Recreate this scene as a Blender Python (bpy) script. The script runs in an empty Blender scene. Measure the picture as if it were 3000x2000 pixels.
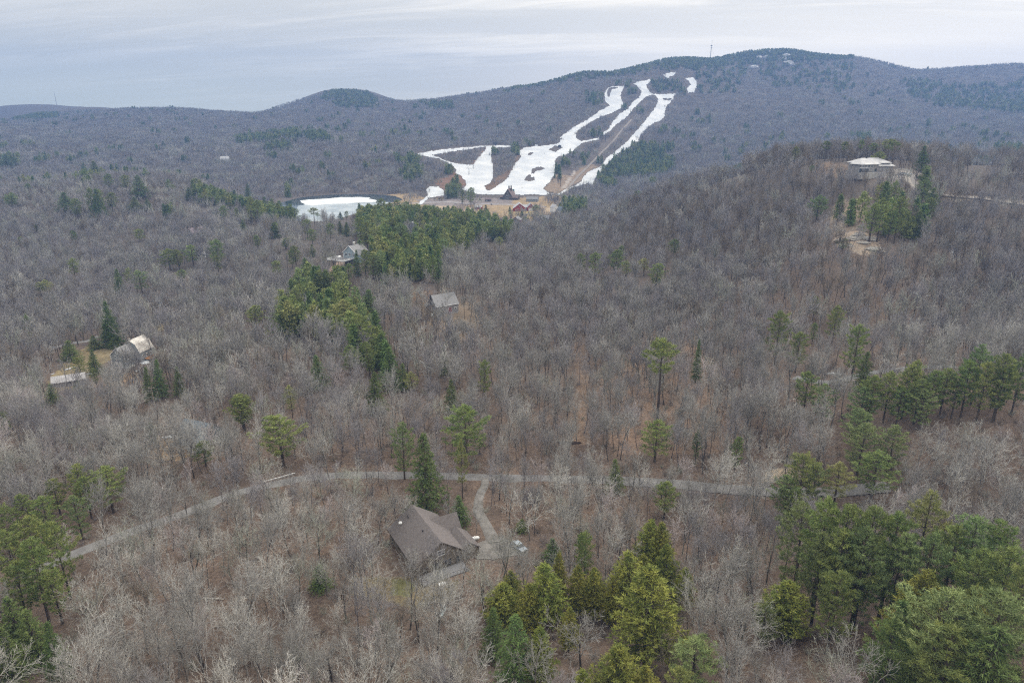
import bpy, math, random
import numpy as np
from mathutils import Vector
R = math.radians
F = 2000.0                      # focal length in photo pixels (3000 px wide)
PITCH = R(18.4); ct, st = math.cos(PITCH), math.sin(PITCH)
CAMZ = 115.0
HAZE = 0.00025
sc = bpy.context.scene
col = sc.collection
# ------------------------------------------------------------ camera
cd = bpy.data.cameras.new('camera'); cam = bpy.data.objects.new('camera', cd); col.objects.link(cam)
cd.sensor_width = 36; cd.lens = 24; cd.clip_start = 1; cd.clip_end = 40000
cam.location = (0, 0, CAMZ); cam.rotation_euler = (R(90) - PITCH, 0, 0)
sc.camera = cam
# ------------------------------------------------------------ render settings
sc.render.engine = 'CYCLES'
cy = sc.cycles
cy.max_bounces = 3; cy.diffuse_bounces = 2; cy.glossy_bounces = 2; cy.transmission_bounces = 2
cy.volume_bounces = 0; cy.transparent_max_bounces = 4
cy.use_denoising = False
cy.pixel_filter_type = 'BLACKMAN_HARRIS'; cy.filter_width = 1.2
cy.use_adaptive_sampling = False; cy.sample_clamp_indirect = 2.0; cy.sample_clamp_direct = 4.0
sc.render.use_persistent_data = False
vs = sc.view_settings
vs.view_transform = 'Standard'; vs.look = 'None'; vs.exposure = 0.42; vs.gamma = 1
# ------------------------------------------------------------ world
SUN_EL, SUN_AZ = 38.0, 60.0     # azimuth measured clockwise from +Y (view direction)
w = bpy.data.worlds.new('World'); sc.world = w; w.use_nodes = True
nt = w.node_tree; nt.nodes.clear()
def N(nt, t, **kw):
    n = nt.nodes.new(t)
    for k, v in kw.items(): setattr(n, k, v)
    return n
def L(nt, a, b): nt.links.new(a, b)
def math_(nt, op, a, b=None, c=None, clamp=False):
    n = N(nt, 'ShaderNodeMath', operation=op); n.use_clamp = clamp
    for i, x in enumerate((a, b, c)):
        if x is None: continue
        if isinstance(x, (int, float)): n.inputs[i].default_value = x
        else: L(nt, x, n.inputs[i])
    return n.outputs[0]
def mixc(nt, f, a, b, blend='MIX'):
    n = N(nt, 'ShaderNodeMix', data_type='RGBA', blend_type=blend)
    for s, x in ((n.inputs[0], f), (n.inputs[6], a), (n.inputs[7], b)):
        if isinstance(x, (int, float)): s.default_value = x
        elif isinstance(x, tuple): s.default_value = x if len(x) == 4 else x + (1,)
        else: L(nt, x, s)
    return n.outputs[2]
def smooth(nt, x, a, b):
    n = N(nt, 'ShaderNodeMapRange', interpolation_type='SMOOTHSTEP')
    L(nt, x, n.inputs[0]); n.inputs[1].default_value = a; n.inputs[2].default_value = b
    return n.outputs[0]
sky = N(nt, 'ShaderNodeTexSky', sky_type='NISHITA'); sky.sun_disc = False
sky.sun_elevation = R(SUN_EL); sky.sun_rotation = R(SUN_AZ); sky.air_density = 1.0; sky.dust_density = 1.5
tc = N(nt, 'ShaderNodeTexCoord'); sp = N(nt, 'ShaderNodeSeparateXYZ'); L(nt, tc.outputs['Generated'], sp.inputs[0])
X, Y, Z = sp.outputs
den = math_(nt, 'ADD', math_(nt, 'MAXIMUM', Z, 0.0), 0.10)
cu = math_(nt, 'DIVIDE', X, den); cv = math_(nt, 'DIVIDE', Y, den)
def cloudnoise(sx, sy, detail, off, rough=0.5, dist=0.0):
    cb = N(nt, 'ShaderNodeCombineXYZ')
    # streaks run across the view, sinking slightly to the right
    a = math_(nt, 'ADD', math_(nt, 'MULTIPLY', cu, sx), math_(nt, 'MULTIPLY', cv, sx * -0.12))
    b = math_(nt, 'ADD', math_(nt, 'MULTIPLY', cv, sy), math_(nt, 'MULTIPLY', cu, sy * 0.16))
    L(nt, a, cb.inputs[0]); L(nt, b, cb.inputs[1]); cb.inputs[2].default_value = off
    n = N(nt, 'ShaderNodeTexNoise'); n.inputs['Scale'].default_value = 1.0
    n.inputs['Detail'].default_value = detail; n.inputs['Roughness'].default_value = rough
    n.inputs['Distortion'].default_value = dist
    L(nt, cb.outputs[0], n.inputs['Vector']); return n.outputs['Fac']
n1 = cloudnoise(0.16, 0.75, 6, 3.1, 0.55, 0.6)
n2 = cloudnoise(0.9, 3.4, 7, 8.7, 0.66, 0.9)
n3 = cloudnoise(0.09, 0.35, 3, 1.7)
# azimuth factor: 0 at left of the frame, 1 at right
azf = smooth(nt, X, -0.55, 0.55)
elf = smooth(nt, Z, 0.0, 0.13)
blue = mixc(nt, elf, (0.74, 0.79, 0.69), (0.66, 0.68, 0.61))
grey = mixc(nt, azf, (0.68, 0.67, 0.615), (0.78, 0.75, 0.68))
warm = mixc(nt, azf, (0.92, 0.88, 0.79), (1.28, 1.17, 0.97))
c1 = mixc(nt, smooth(nt, n1, 0.36, 0.62), grey, warm)
thin = math_(nt, 'ADD', math_(nt, 'MULTIPLY', n2, 0.5), math_(nt, 'MULTIPLY', n3, 0.8))
c2 = mixc(nt, smooth(nt, thin, 0.55, 0.78), c1, grey)
leftlow = math_(nt, 'MULTIPLY', math_(nt, 'SUBTRACT', 1.0, smooth(nt, X, -0.62, 0.15)), math_(nt, 'SUBTRACT', 1.0, smooth(nt, Z, 0.0, 0.12)))
c3 = mixc(nt, math_(nt, 'MULTIPLY', leftlow, 0.85), c2, blue)
rlow = math_(nt, 'MULTIPLY', smooth(nt, X, -0.2, 0.45), math_(nt, 'SUBTRACT', 1.0, smooth(nt, Z, 0.06, 0.16)))
c4 = mixc(nt, math_(nt, 'MULTIPLY', rlow, 0.75), c3, (1.38, 1.24, 1.00))
ns = N(nt, 'ShaderNodeMix', data_type='RGBA', blend_type='MULTIPLY'); ns.inputs[0].default_value = 1
L(nt, sky.outputs[0], ns.inputs[6]); ns.inputs[7].default_value = (0.10, 0.10, 0.10, 1)
bright = math_(nt, 'ADD', 1.0, math_(nt, 'MULTIPLY', smooth(nt, Z, 0.17, 0.7), 0.9))
cc = N(nt, 'ShaderNodeVectorMath', operation='SCALE'); L(nt, c4, cc.inputs[0]); L(nt, bright, cc.inputs['Scale'])
fin = mixc(nt, 0.06, cc.outputs[0], ns.outputs[2])
bg = N(nt, 'ShaderNodeBackground'); L(nt, fin, bg.inputs[0]); bg.inputs[1].default_value = 1.0
wo = N(nt, 'ShaderNodeOutputWorld'); L(nt, bg.outputs[0], wo.inputs[0])
# ------------------------------------------------------------ sun behind thin overcast
sl = bpy.data.lights.new('sun', 'SUN'); so = bpy.data.objects.new('sun', sl); col.objects.link(so)
sl.energy = 1.5; sl.angle = R(14); sl.color = (1.0, 0.95, 0.88)
sd = Vector((math.sin(R(SUN_AZ)) * math.cos(R(SUN_EL)), math.cos(R(SUN_AZ)) * math.cos(R(SUN_EL)), math.sin(R(SUN_EL))))
so.rotation_euler = sd.to_track_quat('Z', 'Y').to_euler()
so.location = (0, 0, 300)
# ------------------------------------------------------------ tags, materials, mesh helpers
def tag(o, label=None, cat=None, group=None, kind=None):
    if label: o['label'] = label
    if cat: o['category'] = cat
    if group: o['group'] = group
    if kind: o['kind'] = kind
    return o
def empty(name, loc, rz=0.0):
    o = bpy.data.objects.new(name, None); col.objects.link(o); o.location = loc; o.rotation_euler = (0, 0, rz)
    o.empty_display_size = 0.5
    return o
def mat(name, c, rough=0.85, c2=None, scale=1.0, amt=0.35, rnd=0.0, spec=0.2, bump=0.0, metallic=0.0, coords='Object', detail=4, stretch=None, hue=0.0):
    m = bpy.data.materials.new(name); m.use_nodes = True; t = m.node_tree
    b = t.nodes['Principled BSDF']; b.inputs['Roughness'].default_value = rough
    b.inputs['Specular IOR Level'].default_value = spec; b.inputs['Metallic'].default_value = metallic
    tcn = N(t, 'ShaderNodeTexCoord'); nn = N(t, 'ShaderNodeTexNoise'); nn.inputs['Scale'].default_value = scale
    nn.inputs['Detail'].default_value = detail; nn.inputs['Roughness'].default_value = 0.65
    src = tcn.outputs[coords]
    if stretch:
        mp = N(t, 'ShaderNodeMapping'); mp.inputs['Scale'].default_value = stretch; L(t, src, mp.inputs[0]); src = mp.outputs[0]
    L(t, src, nn.inputs['Vector'])
    d = c2 if c2 else tuple(x * (1 - amt) for x in c)
    f = smooth(t, nn.outputs['Fac'], 0.32, 0.68)
    cc = mixc(t, f, tuple(d), tuple(c))
    if rnd or hue:
        oi = N(t, 'ShaderNodeObjectInfo')
        hs = N(t, 'ShaderNodeHueSaturation')
        v = math_(t, 'ADD', 1 - rnd, math_(t, 'MULTIPLY', oi.outputs['Random'], 2 * rnd)); L(t, v, hs.inputs['Value'])
        r2 = math_(t, 'FRACT', math_(t, 'MULTIPLY', oi.outputs['Random'], 17.3))
        L(t, math_(t, 'ADD', 0.5 - hue, math_(t, 'MULTIPLY', r2, 2 * hue)), hs.inputs['Hue'])
        L(t, cc, hs.inputs['Color']); cc = hs.outputs[0]
    L(t, cc, b.inputs['Base Color'])
    if bump:
        bn = N(t, 'ShaderNodeBump'); bn.inputs['Strength'].default_value = bump; bn.inputs['Distance'].default_value = 0.1
        L(t, nn.outputs['Fac'], bn.inputs['Height']); L(t, bn.outputs[0], b.inputs['Normal'])
    return m
class MB:
    """collects polygons; build() links them as ONE mesh object"""
    def __init__(s): s.v = []; s.f = []; s.m = []; s.cur = 0
    def add(s, vs_, fs_):
        o = len(s.v); s.v += [tuple(p) for p in vs_]
        for f in fs_: s.f.append(tuple(i + o for i in f)); s.m.append(s.cur)
        return s
    def box(s, x0, x1, y0, y1, z0, z1):
        v = [(x0, y0, z0), (x1, y0, z0), (x1, y1, z0), (x0, y1, z0), (x0, y0, z1), (x1, y0, z1), (x1, y1, z1), (x0, y1, z1)]
        return s.add(v, [(3, 2, 1, 0), (4, 5, 6, 7), (0, 1, 5, 4), (1, 2, 6, 5), (2, 3, 7, 6), (3, 0, 4, 7)])
    def prism(s, pts, a, b):
        """polygon pts (list of 3-tuples) swept along vector a->b offsets"""
        n = len(pts); A = [tuple(p[i] + a[i] for i in range(3)) for p in pts]; B = [tuple(p[i] + b[i] for i in range(3)) for p in pts]
        return s.add(A + B, [tuple(range(n))[::-1], tuple(range(n, 2 * n))] + [(i, (i + 1) % n, n + (i + 1) % n, n + i) for i in range(n)])
    def tube(s, p0, p1, r0, r1=None, n=8, caps=True):
        r1 = r0 if r1 is None else r1
        p0 = np.array(p0, float); p1 = np.array(p1, float); d = p1 - p0; d /= (np.linalg.norm(d) + 1e-9)
        a = np.cross(d, (0, 0, 1) if abs(d[2]) < 0.9 else (1, 0, 0)); a /= np.linalg.norm(a); b = np.cross(d, a)
        v = []
        for p, r in ((p0, r0), (p1, r1)):
            for k in range(n):
                th = 2 * math.pi * k / n; v.append(p + r * (math.cos(th) * a + math.sin(th) * b))
        f = [(k, (k + 1) % n, n + (k + 1) % n, n + k) for k in range(n)]
        if caps: f += [tuple(range(n))[::-1], tuple(range(n, 2 * n))]
        return s.add(v, f)
    def mesh(s, name, mats):
        me = bpy.data.meshes.new(name); me.from_pydata(s.v, [], s.f)
        for m in (mats if isinstance(mats, (list, tuple)) else [mats]): me.materials.append(m)
        if any(s.m): me.polygons.foreach_set('material_index', s.m)
        me.update(); return me
    def build(s, name, mats, parent=None, loc=None):
        o = bpy.data.objects.new(name, s.mesh(name, mats)); col.objects.link(o)
        if parent is not None: o.parent = parent
        if loc: o.location = loc
        return o
# ------------------------------------------------------------ picture <-> world
def ray(u, v):
    a = (np.asarray(u, float) - 1500) / F; b = (1000 - np.asarray(v, float)) / F
    dy = ct + b * st
    return a / dy, (-st + b * ct) / dy          # t = x/y , e = (z-CAMZ)/y
def proj(x, y, z):
    x = np.asarray(x, float); y = np.asarray(y, float); z = np.asarray(z, float) - CAMZ
    dep = y * ct - z * st; up = y * st + z * ct
    return 1500 + F * x / dep, 1000 - F * up / dep
# ------------------------------------------------------------ terrain: heights fitted through surveyed points
CP = [  # (u, v, distance y, canopy height hidden in that sighting)
 # foreground
 (-900,2000,60,0),(1500,2400,60,0),(3900,2000,60,0),
 (-600,1900,95,0),(0,1900,108,0),(600,1900,104,0),(1200,1850,112,0),(1800,1850,113,0),(2400,1850,108,0),(2900,1800,108,0),(3600,1800,100,0),
 (1230,1690,129,0),(1450,1600,140,0),(1700,1600,143,0),(700,1650,133,0),(300,1600,142,0),
 (1000,1395,176,0),(1450,1396,176,0),(1900,1410,172,0),(600,1480,160,0),(2300,1420,168,0),(0,1400,182,0),(2700,1450,157,0),(3100,1400,158,0),
 (300,1250,218,0),(900,1200,218,0),(1300,1200,217,0),(1680,1290,196,0),(1700,1150,226,0),(2100,1200,208,0),(2400,1100,222,0),(2900,1200,183,0),
 (2700,1120,205,0),(3000,1100,205,0),
 # middle left valley
 (-300,1060,290,0),(0,1060,290,0),(370,1075,286,0),(230,1110,275,0),(700,1000,308,0),(0,900,390,8),(400,900,380,8),(900,1000,300,0),
 (0,800,480,10),(500,800,480,10),(0,700,600,10),(500,700,590,10),(500,630,680,10),(0,620,690,10),(-400,700,590,10),
 (0,565,745,12),(-400,560,745,12),(200,545,760,12),(400,535,765,12),(600,565,740,12),(750,600,700,12),(900,640,620,12),
 (800,700,530,10),(900,800,428,6),(800,900,362,5),
 # conifer ridge in the middle
 (1035,765,428,0),(1000,700,490,10),(1000,625,615,14),(1200,680,530,6),(1200,620,620,15),(1350,625,640,14),(1480,658,640,12),(1300,760,440,6),
 (1290,885,318,0),(1320,940,292,0),(1100,900,340,3),(1100,1100,250,0),(1500,900,320,5),(1500,1000,285,2),(1500,800,400,8),(1550,700,520,10),(1600,655,600,11),
 # right ridge and its knoll
 (1700,1000,288,4),(1700,800,400,8),(1800,690,480,10),(1750,640,580,11),(1900,600,545,11),(1950,540,640,12),(2100,500,575,12),(2250,450,530,12),
 (2100,700,420,10),(2100,900,290,6),(2400,850,285,5),(2400,1000,250,3),(2750,1000,245,4),(2800,850,300,8),(2950,700,370,10),(3300,700,370,10),
 (2520,700,335,0),(2520,600,388,2),(2400,560,440,8),(2440,508,470,0),(2540,497,450,0),(2660,514,440,0),(2400,457,490,10),(2560,436,485,10),(2740,442,490,11),(2900,456,505,11),(3050,448,520,11),(3500,440,520,11),
 (2750,560,420,6),(3000,570,430,8),
 # ground falls away behind the near ridges
 (-400,520,1000,0),(100,535,1000,0),(600,540,960,0),
 (2100,545,850,0),(2540,520,800,0),(3000,510,830,0),(3500,510,830,0),
 # valley floor
 (900,620,840,0),(1000,580,980,0),(1100,560,1060,0),(1350,605,905,0),(1500,640,790,0),(1500,612,880,0),(1620,615,880,0),(1450,576,1000,0),(1300,572,1000,0),(1650,572,1010,0),(1800,600,900,0),
 (1800,540,1060,10),(2000,500,1080,10),(700,575,960,8),(800,565,1000,5),
 # far slopes
 (500,500,1150,10),(500,450,1350,10),(500,400,1600,10),(500,350,2000,10),(0,500,1120,10),(0,430,1400,10),(0,370,1850,10),(-500,430,1400,10),(-500,350,2000,10),
 (1000,520,1120,8),(1000,450,1280,9),(1050,400,1500,9),(1000,330,2050,9),(800,380,1750,9),
 (1250,440,1330,6),(1250,500,1180,0),(1400,520,1140,0),(1400,450,1290,0),(1550,540,1090,0),(1600,470,1260,0),(1700,400,1440,0),(1800,320,1690,0),(1850,250,1860,0),(1960,215,1960,0),(2030,240,1930,0),
 (1450,400,1500,9),(1450,330,1850,9),(1300,340,1950,9),(1750,520,1180,9),(1850,450,1350,9),(2000,400,1480,9),(2000,300,1800,9),(2200,480,1150,9),(2200,400,1450,9),(2200,300,1800,9),(2200,200,2200,9),
 (2500,400,1380,9),(2500,300,1800,9),(2600,230,2150,9),(2820,452,1080,0),(2800,400,1350,9),(2800,300,1900,9),(3000,350,1550,9),(3000,250,2150,9),(3500,400,1350,9),(3500,250,2150,9),
 # skylines
 (-700,350,2300,10),(-300,350,2300,10),(0,348,2300,10),(120,338,2300,10),(300,322,2350,10),(450,311,2400,10),(600,316,2450,10),(740,325,2450,10),
 (800,316,2550,10),(850,298,2600,10),(900,274,2650,10),(950,256,2700,10),(1010,248,2700,10),(1080,255,2700,10),(1150,282,2650,10),(1200,304,2600,10),(1290,292,2550,9),(1400,276,2500,9),(1500,268,2450,9),
 (1600,258,2400,9),(1670,250,2350,9),(1690,232,2330,9),(1730,226,2320,9),(1790,225,2330,9),(1850,205,2330,9),(1950,180,2380,9),(2080,164,2400,8),(2180,152,2430,8),(2270,146,2450,8),(2340,151,2450,8),(2420,163,2450,8),(2520,170,2450,9),
 (2620,183,2450,9),(2720,194,2450,9),(2850,187,2430,9),(3000,182,2420,9),(3400,185,2420,9),(3900,190,2420,9),
]
def build_cp():
    T, Yy, Zz = [], [], []
    for (u, v, y, c) in CP:
        t, e = ray(u, v); T.append(float(t)); Yy.append(y); Zz.append(CAMZ + float(e) * y - c)
    for t in np.linspace(-1.5, 1.5, 9):       # behind the skyline, then the plain to the horizon
        for y, z in ((2950, 75), (3500, 60)): T.append(t); Yy.append(y); Zz.append(z)
    for t, z in ((-1.3, 100), (-0.9, 120), (-0.71, 152), (-0.66, 156), (-0.6, 146), (-0.52, 118), (-0.3, 80)): T.append(t); Yy.append(3250); Zz.append(z)
    return np.array(T), np.array(Yy), np.array(Zz)
_T, _Y, _Z = build_cp()
def tps_fit(P, z, lam=1e-4):
    n = len(P); d = np.linalg.norm(P[:, None] - P[None], axis=2)
    K = np.where(d > 0, d * d * np.log(d + 1e-12), 0) + lam * np.eye(n)
    Q = np.hstack([np.ones((n, 1)), P]); A = np.zeros((n + 3, n + 3)); A[:n, :n] = K; A[:n, n:] = Q; A[n:, :n] = Q.T
    return np.linalg.solve(A, np.concatenate([z, np.zeros(3)]))
_P = np.stack([_T * 1.6, np.log(_Y)], 1); _W = tps_fit(_P, _Z)
GT = np.linspace(-1.5, 1.5, 421); GY = np.linspace(math.log(42), math.log(3500), 620)
def _eval():
    out = np.zeros((len(GT), len(GY)))
    for i, t in enumerate(GT):
        q = np.stack([np.full(len(GY), t * 1.6), GY], 1)
        d = np.linalg.norm(q[:, None] - _P[None], axis=2); K = np.where(d > 0, d * d * np.log(d + 1e-12), 0)
        out[i] = K @ _W[:-3] + _W[-3] + q @ _W[-2:]
    return out
ZG = _eval()
def vnoise(x, y, seed=0):
    x = np.asarray(x, float); y = np.asarray(y, float)
    xi = np.floor(x).astype(np.int64); yi = np.floor(y).astype(np.int64); fx = x - xi; fy = y - yi
    fx = fx * fx * (3 - 2 * fx); fy = fy * fy * (3 - 2 * fy)
    def h(a, b):
        n = (a * 374761393 + b * 668265263 + seed * 982451653) & 0xffffffff
        n = ((n ^ (n >> 13)) * 1274126177) & 0xffffffff
        return ((n ^ (n >> 16)) & 0xffff) / 65535.0
    return (h(xi, yi) * (1 - fx) + h(xi + 1, yi) * fx) * (1 - fy) + (h(xi, yi + 1) * (1 - fx) + h(xi + 1, yi + 1) * fx) * fy
_gt, _gy = np.meshgrid(GT, np.exp(GY), indexing='ij'); _gx = _gt * _gy
_far = np.clip((_gy - 1050) / 600, 0, 1) * np.clip((6000 - _gy) / 2000, 0, 1)
ZG = ZG + (vnoise(_gx / 38, _gy / 38, 1) - .5) * 1.6 * np.clip((_gy - 60) / 80, 0, 1) + (vnoise(_gx / 160, _gy / 260, 2) - .5) * 16 * _far + (vnoise(_gx / 70, _gy / 110, 3) - .5) * 6 * _far
# pond basin
POND_UV = [(790,600),(835,590),(880,578),(950,571),(1030,568),(1100,569),(1160,574),(1185,585),(1150,594),(1110,606),(1060,622),(980,645),(880,655),(800,640),(740,620)]
def plane_pt(u, v, z):
    t, e = ray(u, v); y = (z - CAMZ) / e; return float(t * y), float(y)
POND = np.array([plane_pt(u, v, 0.0) for u, v in POND_UV])
def poly_sd(x, y, P):
    """signed distance to polygon, negative inside"""
    x = np.asarray(x, float); y = np.asarray(y, float); d = np.full(x.shape, 1e18); ins = np.zeros(x.shape, bool); n = len(P)
    for i in range(n):
        ax, ay = P[i]; bx, by = P[(i + 1) % n]; ex, ey = bx - ax, by - ay
        tt = np.clip(((x - ax) * ex + (y - ay) * ey) / (ex * ex + ey * ey + 1e-12), 0, 1)
        d = np.minimum(d, (x - ax - tt * ex) ** 2 + (y - ay - tt * ey) ** 2)
        c = ((ay > y) != (by > y)) & (x < (bx - ax) * (y - ay) / (by - ay + 1e-12) + ax); ins ^= c
    d = np.sqrt(d); return np.where(ins, -d, d)
def inpoly(u, v, P):
    u = np.asarray(u, float); v = np.asarray(v, float); ins = np.zeros(u.shape, bool); n = len(P)
    for i in range(n):
        ax, ay = P[i]; bx, by = P[(i + 1) % n]
        if ay == by: continue
        ins ^= ((ay > v) != (by > v)) & (u < (bx - ax) * (v - ay) / (by - ay) + ax)
    return ins
_sd = poly_sd(_gx, _gy, POND)
_k = np.clip(_sd / 70, 0, 1); _k = _k * _k * (3 - 2 * _k)
ZG = np.where(_sd > 0, np.maximum(0.5, ZG) * _k + (0.5 + np.minimum(_sd, 20) * 0.03) * (1 - _k), np.maximum(-3.0, 0.5 + _sd * 0.25))
ZG = np.where(_sd > 0, np.maximum(ZG, 0.5), ZG)
def zf(x, y):
    x = np.asarray(x, float); y = np.maximum(np.asarray(y, float), 42.5)
    a = (np.clip(x / y, -1.499, 1.499) + 1.5) / (GT[1] - GT[0]); b = (np.log(y) - GY[0]) / (GY[1] - GY[0])
    i = np.clip(a.astype(int), 0, len(GT) - 2); j = np.clip(b.astype(int), 0, len(GY) - 2); fa = a - i; fb = b - j
    return (ZG[i, j] * (1 - fa) + ZG[i + 1, j] * fa) * (1 - fb) + (ZG[i, j + 1] * (1 - fa) + ZG[i + 1, j + 1] * fa) * fb
def cast(u, v, y0=60.0, y1=7500.0):
    """first hit of the sight lines with the terrain -> x, y, z, ok"""
    u = np.atleast_1d(np.asarray(u, float)); v = np.atleast_1d(np.asarray(v, float)); t, e = ray(u, v)
    ys = np.exp(np.linspace(math.log(y0), math.log(y1), 700)); H = np.zeros((len(u), len(ys)))
    for k, y in enumerate(ys): H[:, k] = CAMZ + e * y - zf(t * y, np.full(len(u), y))
    below = H < 0; ok = below.any(1); k = np.argmax(below, 1); k = np.maximum(k, 1)
    h0 = H[np.arange(len(u)), k - 1]; h1 = H[np.arange(len(u)), k]; f = np.clip(h0 / (h0 - h1 + 1e-12), 0, 1)
    y = ys[k - 1] * (1 - f) + ys[k] * f; x = t * y
    return x, y, zf(x, y), ok
def at(u, v):
    x, y, z, ok = cast([u], [v])
    while not ok[0]: v += 3; x, y, z, ok = cast([u], [v])
    return float(x[0]), float(y[0]), float(z[0])
def zt(x, y): return float(zf(np.array([x]), np.array([y]))[0])
# ============================================================ the ground, coloured by what lies on it
def z1(L_): return [(1100 + x / 2.138, 80 + y / 2.138) for x, y in L_]
def z5(L_): return [(900 + x / 2.613, 1250 + y / 2.613) for x, y in L_]
SNOW = {
 'left': (z1([(258,793),(330,778),(450,762),(600,748),(705,740),(760,741),(850,742),(848,752),(770,756),(735,775),(725,800),(733,850),(738,900),(735,950),(715,980),(685,1000),(690,1015),(740,1040),(820,1045),(820,1052),(640,1050),(540,1020),(565,990),(560,965),(530,935),(500,915),(505,890),(480,870),(440,850),(400,825),(350,818),(280,805)]),
          [z1([(360,803),(470,783),(690,752),(690,765),(640,820),(610,860),(560,862),(500,852),(430,832),(395,812)])]),
 'main': (z1([(940,750),(1060,742),(1130,732),(1160,715),(1155,690),(1195,660),(1225,635),(1270,610),(1340,570),(1400,525),(1470,490),(1440,470),(1430,430),(1445,390),(1480,372),(1560,365),(1550,390),(1535,430),(1555,480),(1540,510),(1470,545),(1400,570),(1340,600),(1265,655),(1255,690),(1290,715),(1400,690),(1400,705),(1290,730),(1245,770),(1210,795),(1150,815),(1130,830),(1125,880),(1120,930),(1100,960),(1080,985),(1055,1010),(1075,1030),(1130,1050),(1050,1053),(900,1052),(700,1052),(690,1040),(730,1015),(790,975),(830,940),(850,900),(880,850),(910,810),(885,785)]),
          [z1([(985,890),(1030,877),(1062,885),(1000,905),(990,920),(975,915)]), z1([(930,955),(965,925),(975,930),(962,945),(990,938),(995,960),(960,965)]), z1([(1080,770),(1130,745),(1170,755),(1130,780)]), z1([(955,800),(975,785),(990,786),(970,802)]), z1([(1455,395),(1470,380),(1530,378),(1500,384),(1478,390),(1470,420),(1462,440),(1450,425)])]),
 'middle': (z1([(1420,665),(1455,640),(1480,600),(1520,550),(1580,510),(1615,465),(1650,440),(1668,410),(1640,370),(1615,355),(1640,340),(1735,325),(1720,345),(1700,360),(1710,395),(1740,420),(1880,418),(1870,445),(1850,470),(1820,500),(1812,560),(1790,585),(1740,605),(1700,635),(1660,680),(1650,710),(1600,745),(1540,785),(1500,800),(1485,790),(1530,755),(1580,710),(1640,640),(1670,605),(1710,560),(1745,510),(1768,470),(1760,435),(1735,425),(1700,435),(1665,465),(1610,520),(1570,570),(1505,615),(1470,655),(1425,680)]),
            [z1([(1800,450),(1835,448),(1862,452),(1838,458),(1810,458)])]),
 'lower': (z1([(1125,1052),(1165,1028),(1200,1008),(1250,993),(1285,970),(1300,935),(1330,905),(1400,878),(1425,855),(1440,825),(1470,798),(1500,790),(1520,800),(1480,830),(1455,860),(1440,885),(1395,920),(1370,965),(1360,992),(1330,978),(1300,990),(1230,1012),(1180,1038),(1150,1056)]), []),
 'top': (z1([(1800,298),(1830,285),(1885,282),(1870,305),(1850,310),(1830,322),(1815,318)]), []),
 'side': (z1([(1940,320),(1985,314),(2015,340),(2010,380),(2000,412),(1955,412),(1948,385),(1975,360),(1960,340)]), []),
 'base': (z1([(315,1015),(340,995),(400,1000),(425,1020),(435,1055),(380,1065),(330,1075),(300,1110),(262,1118),(280,1090),(325,1055)]), []),
}
def in_snow(u, v):
    r = np.zeros(np.shape(u), bool)
    for P, H in SNOW.values():
        a = inpoly(u, v, P)
        for h in H: a &= ~inpoly(u, v, h)
        r |= a
    return r
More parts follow.
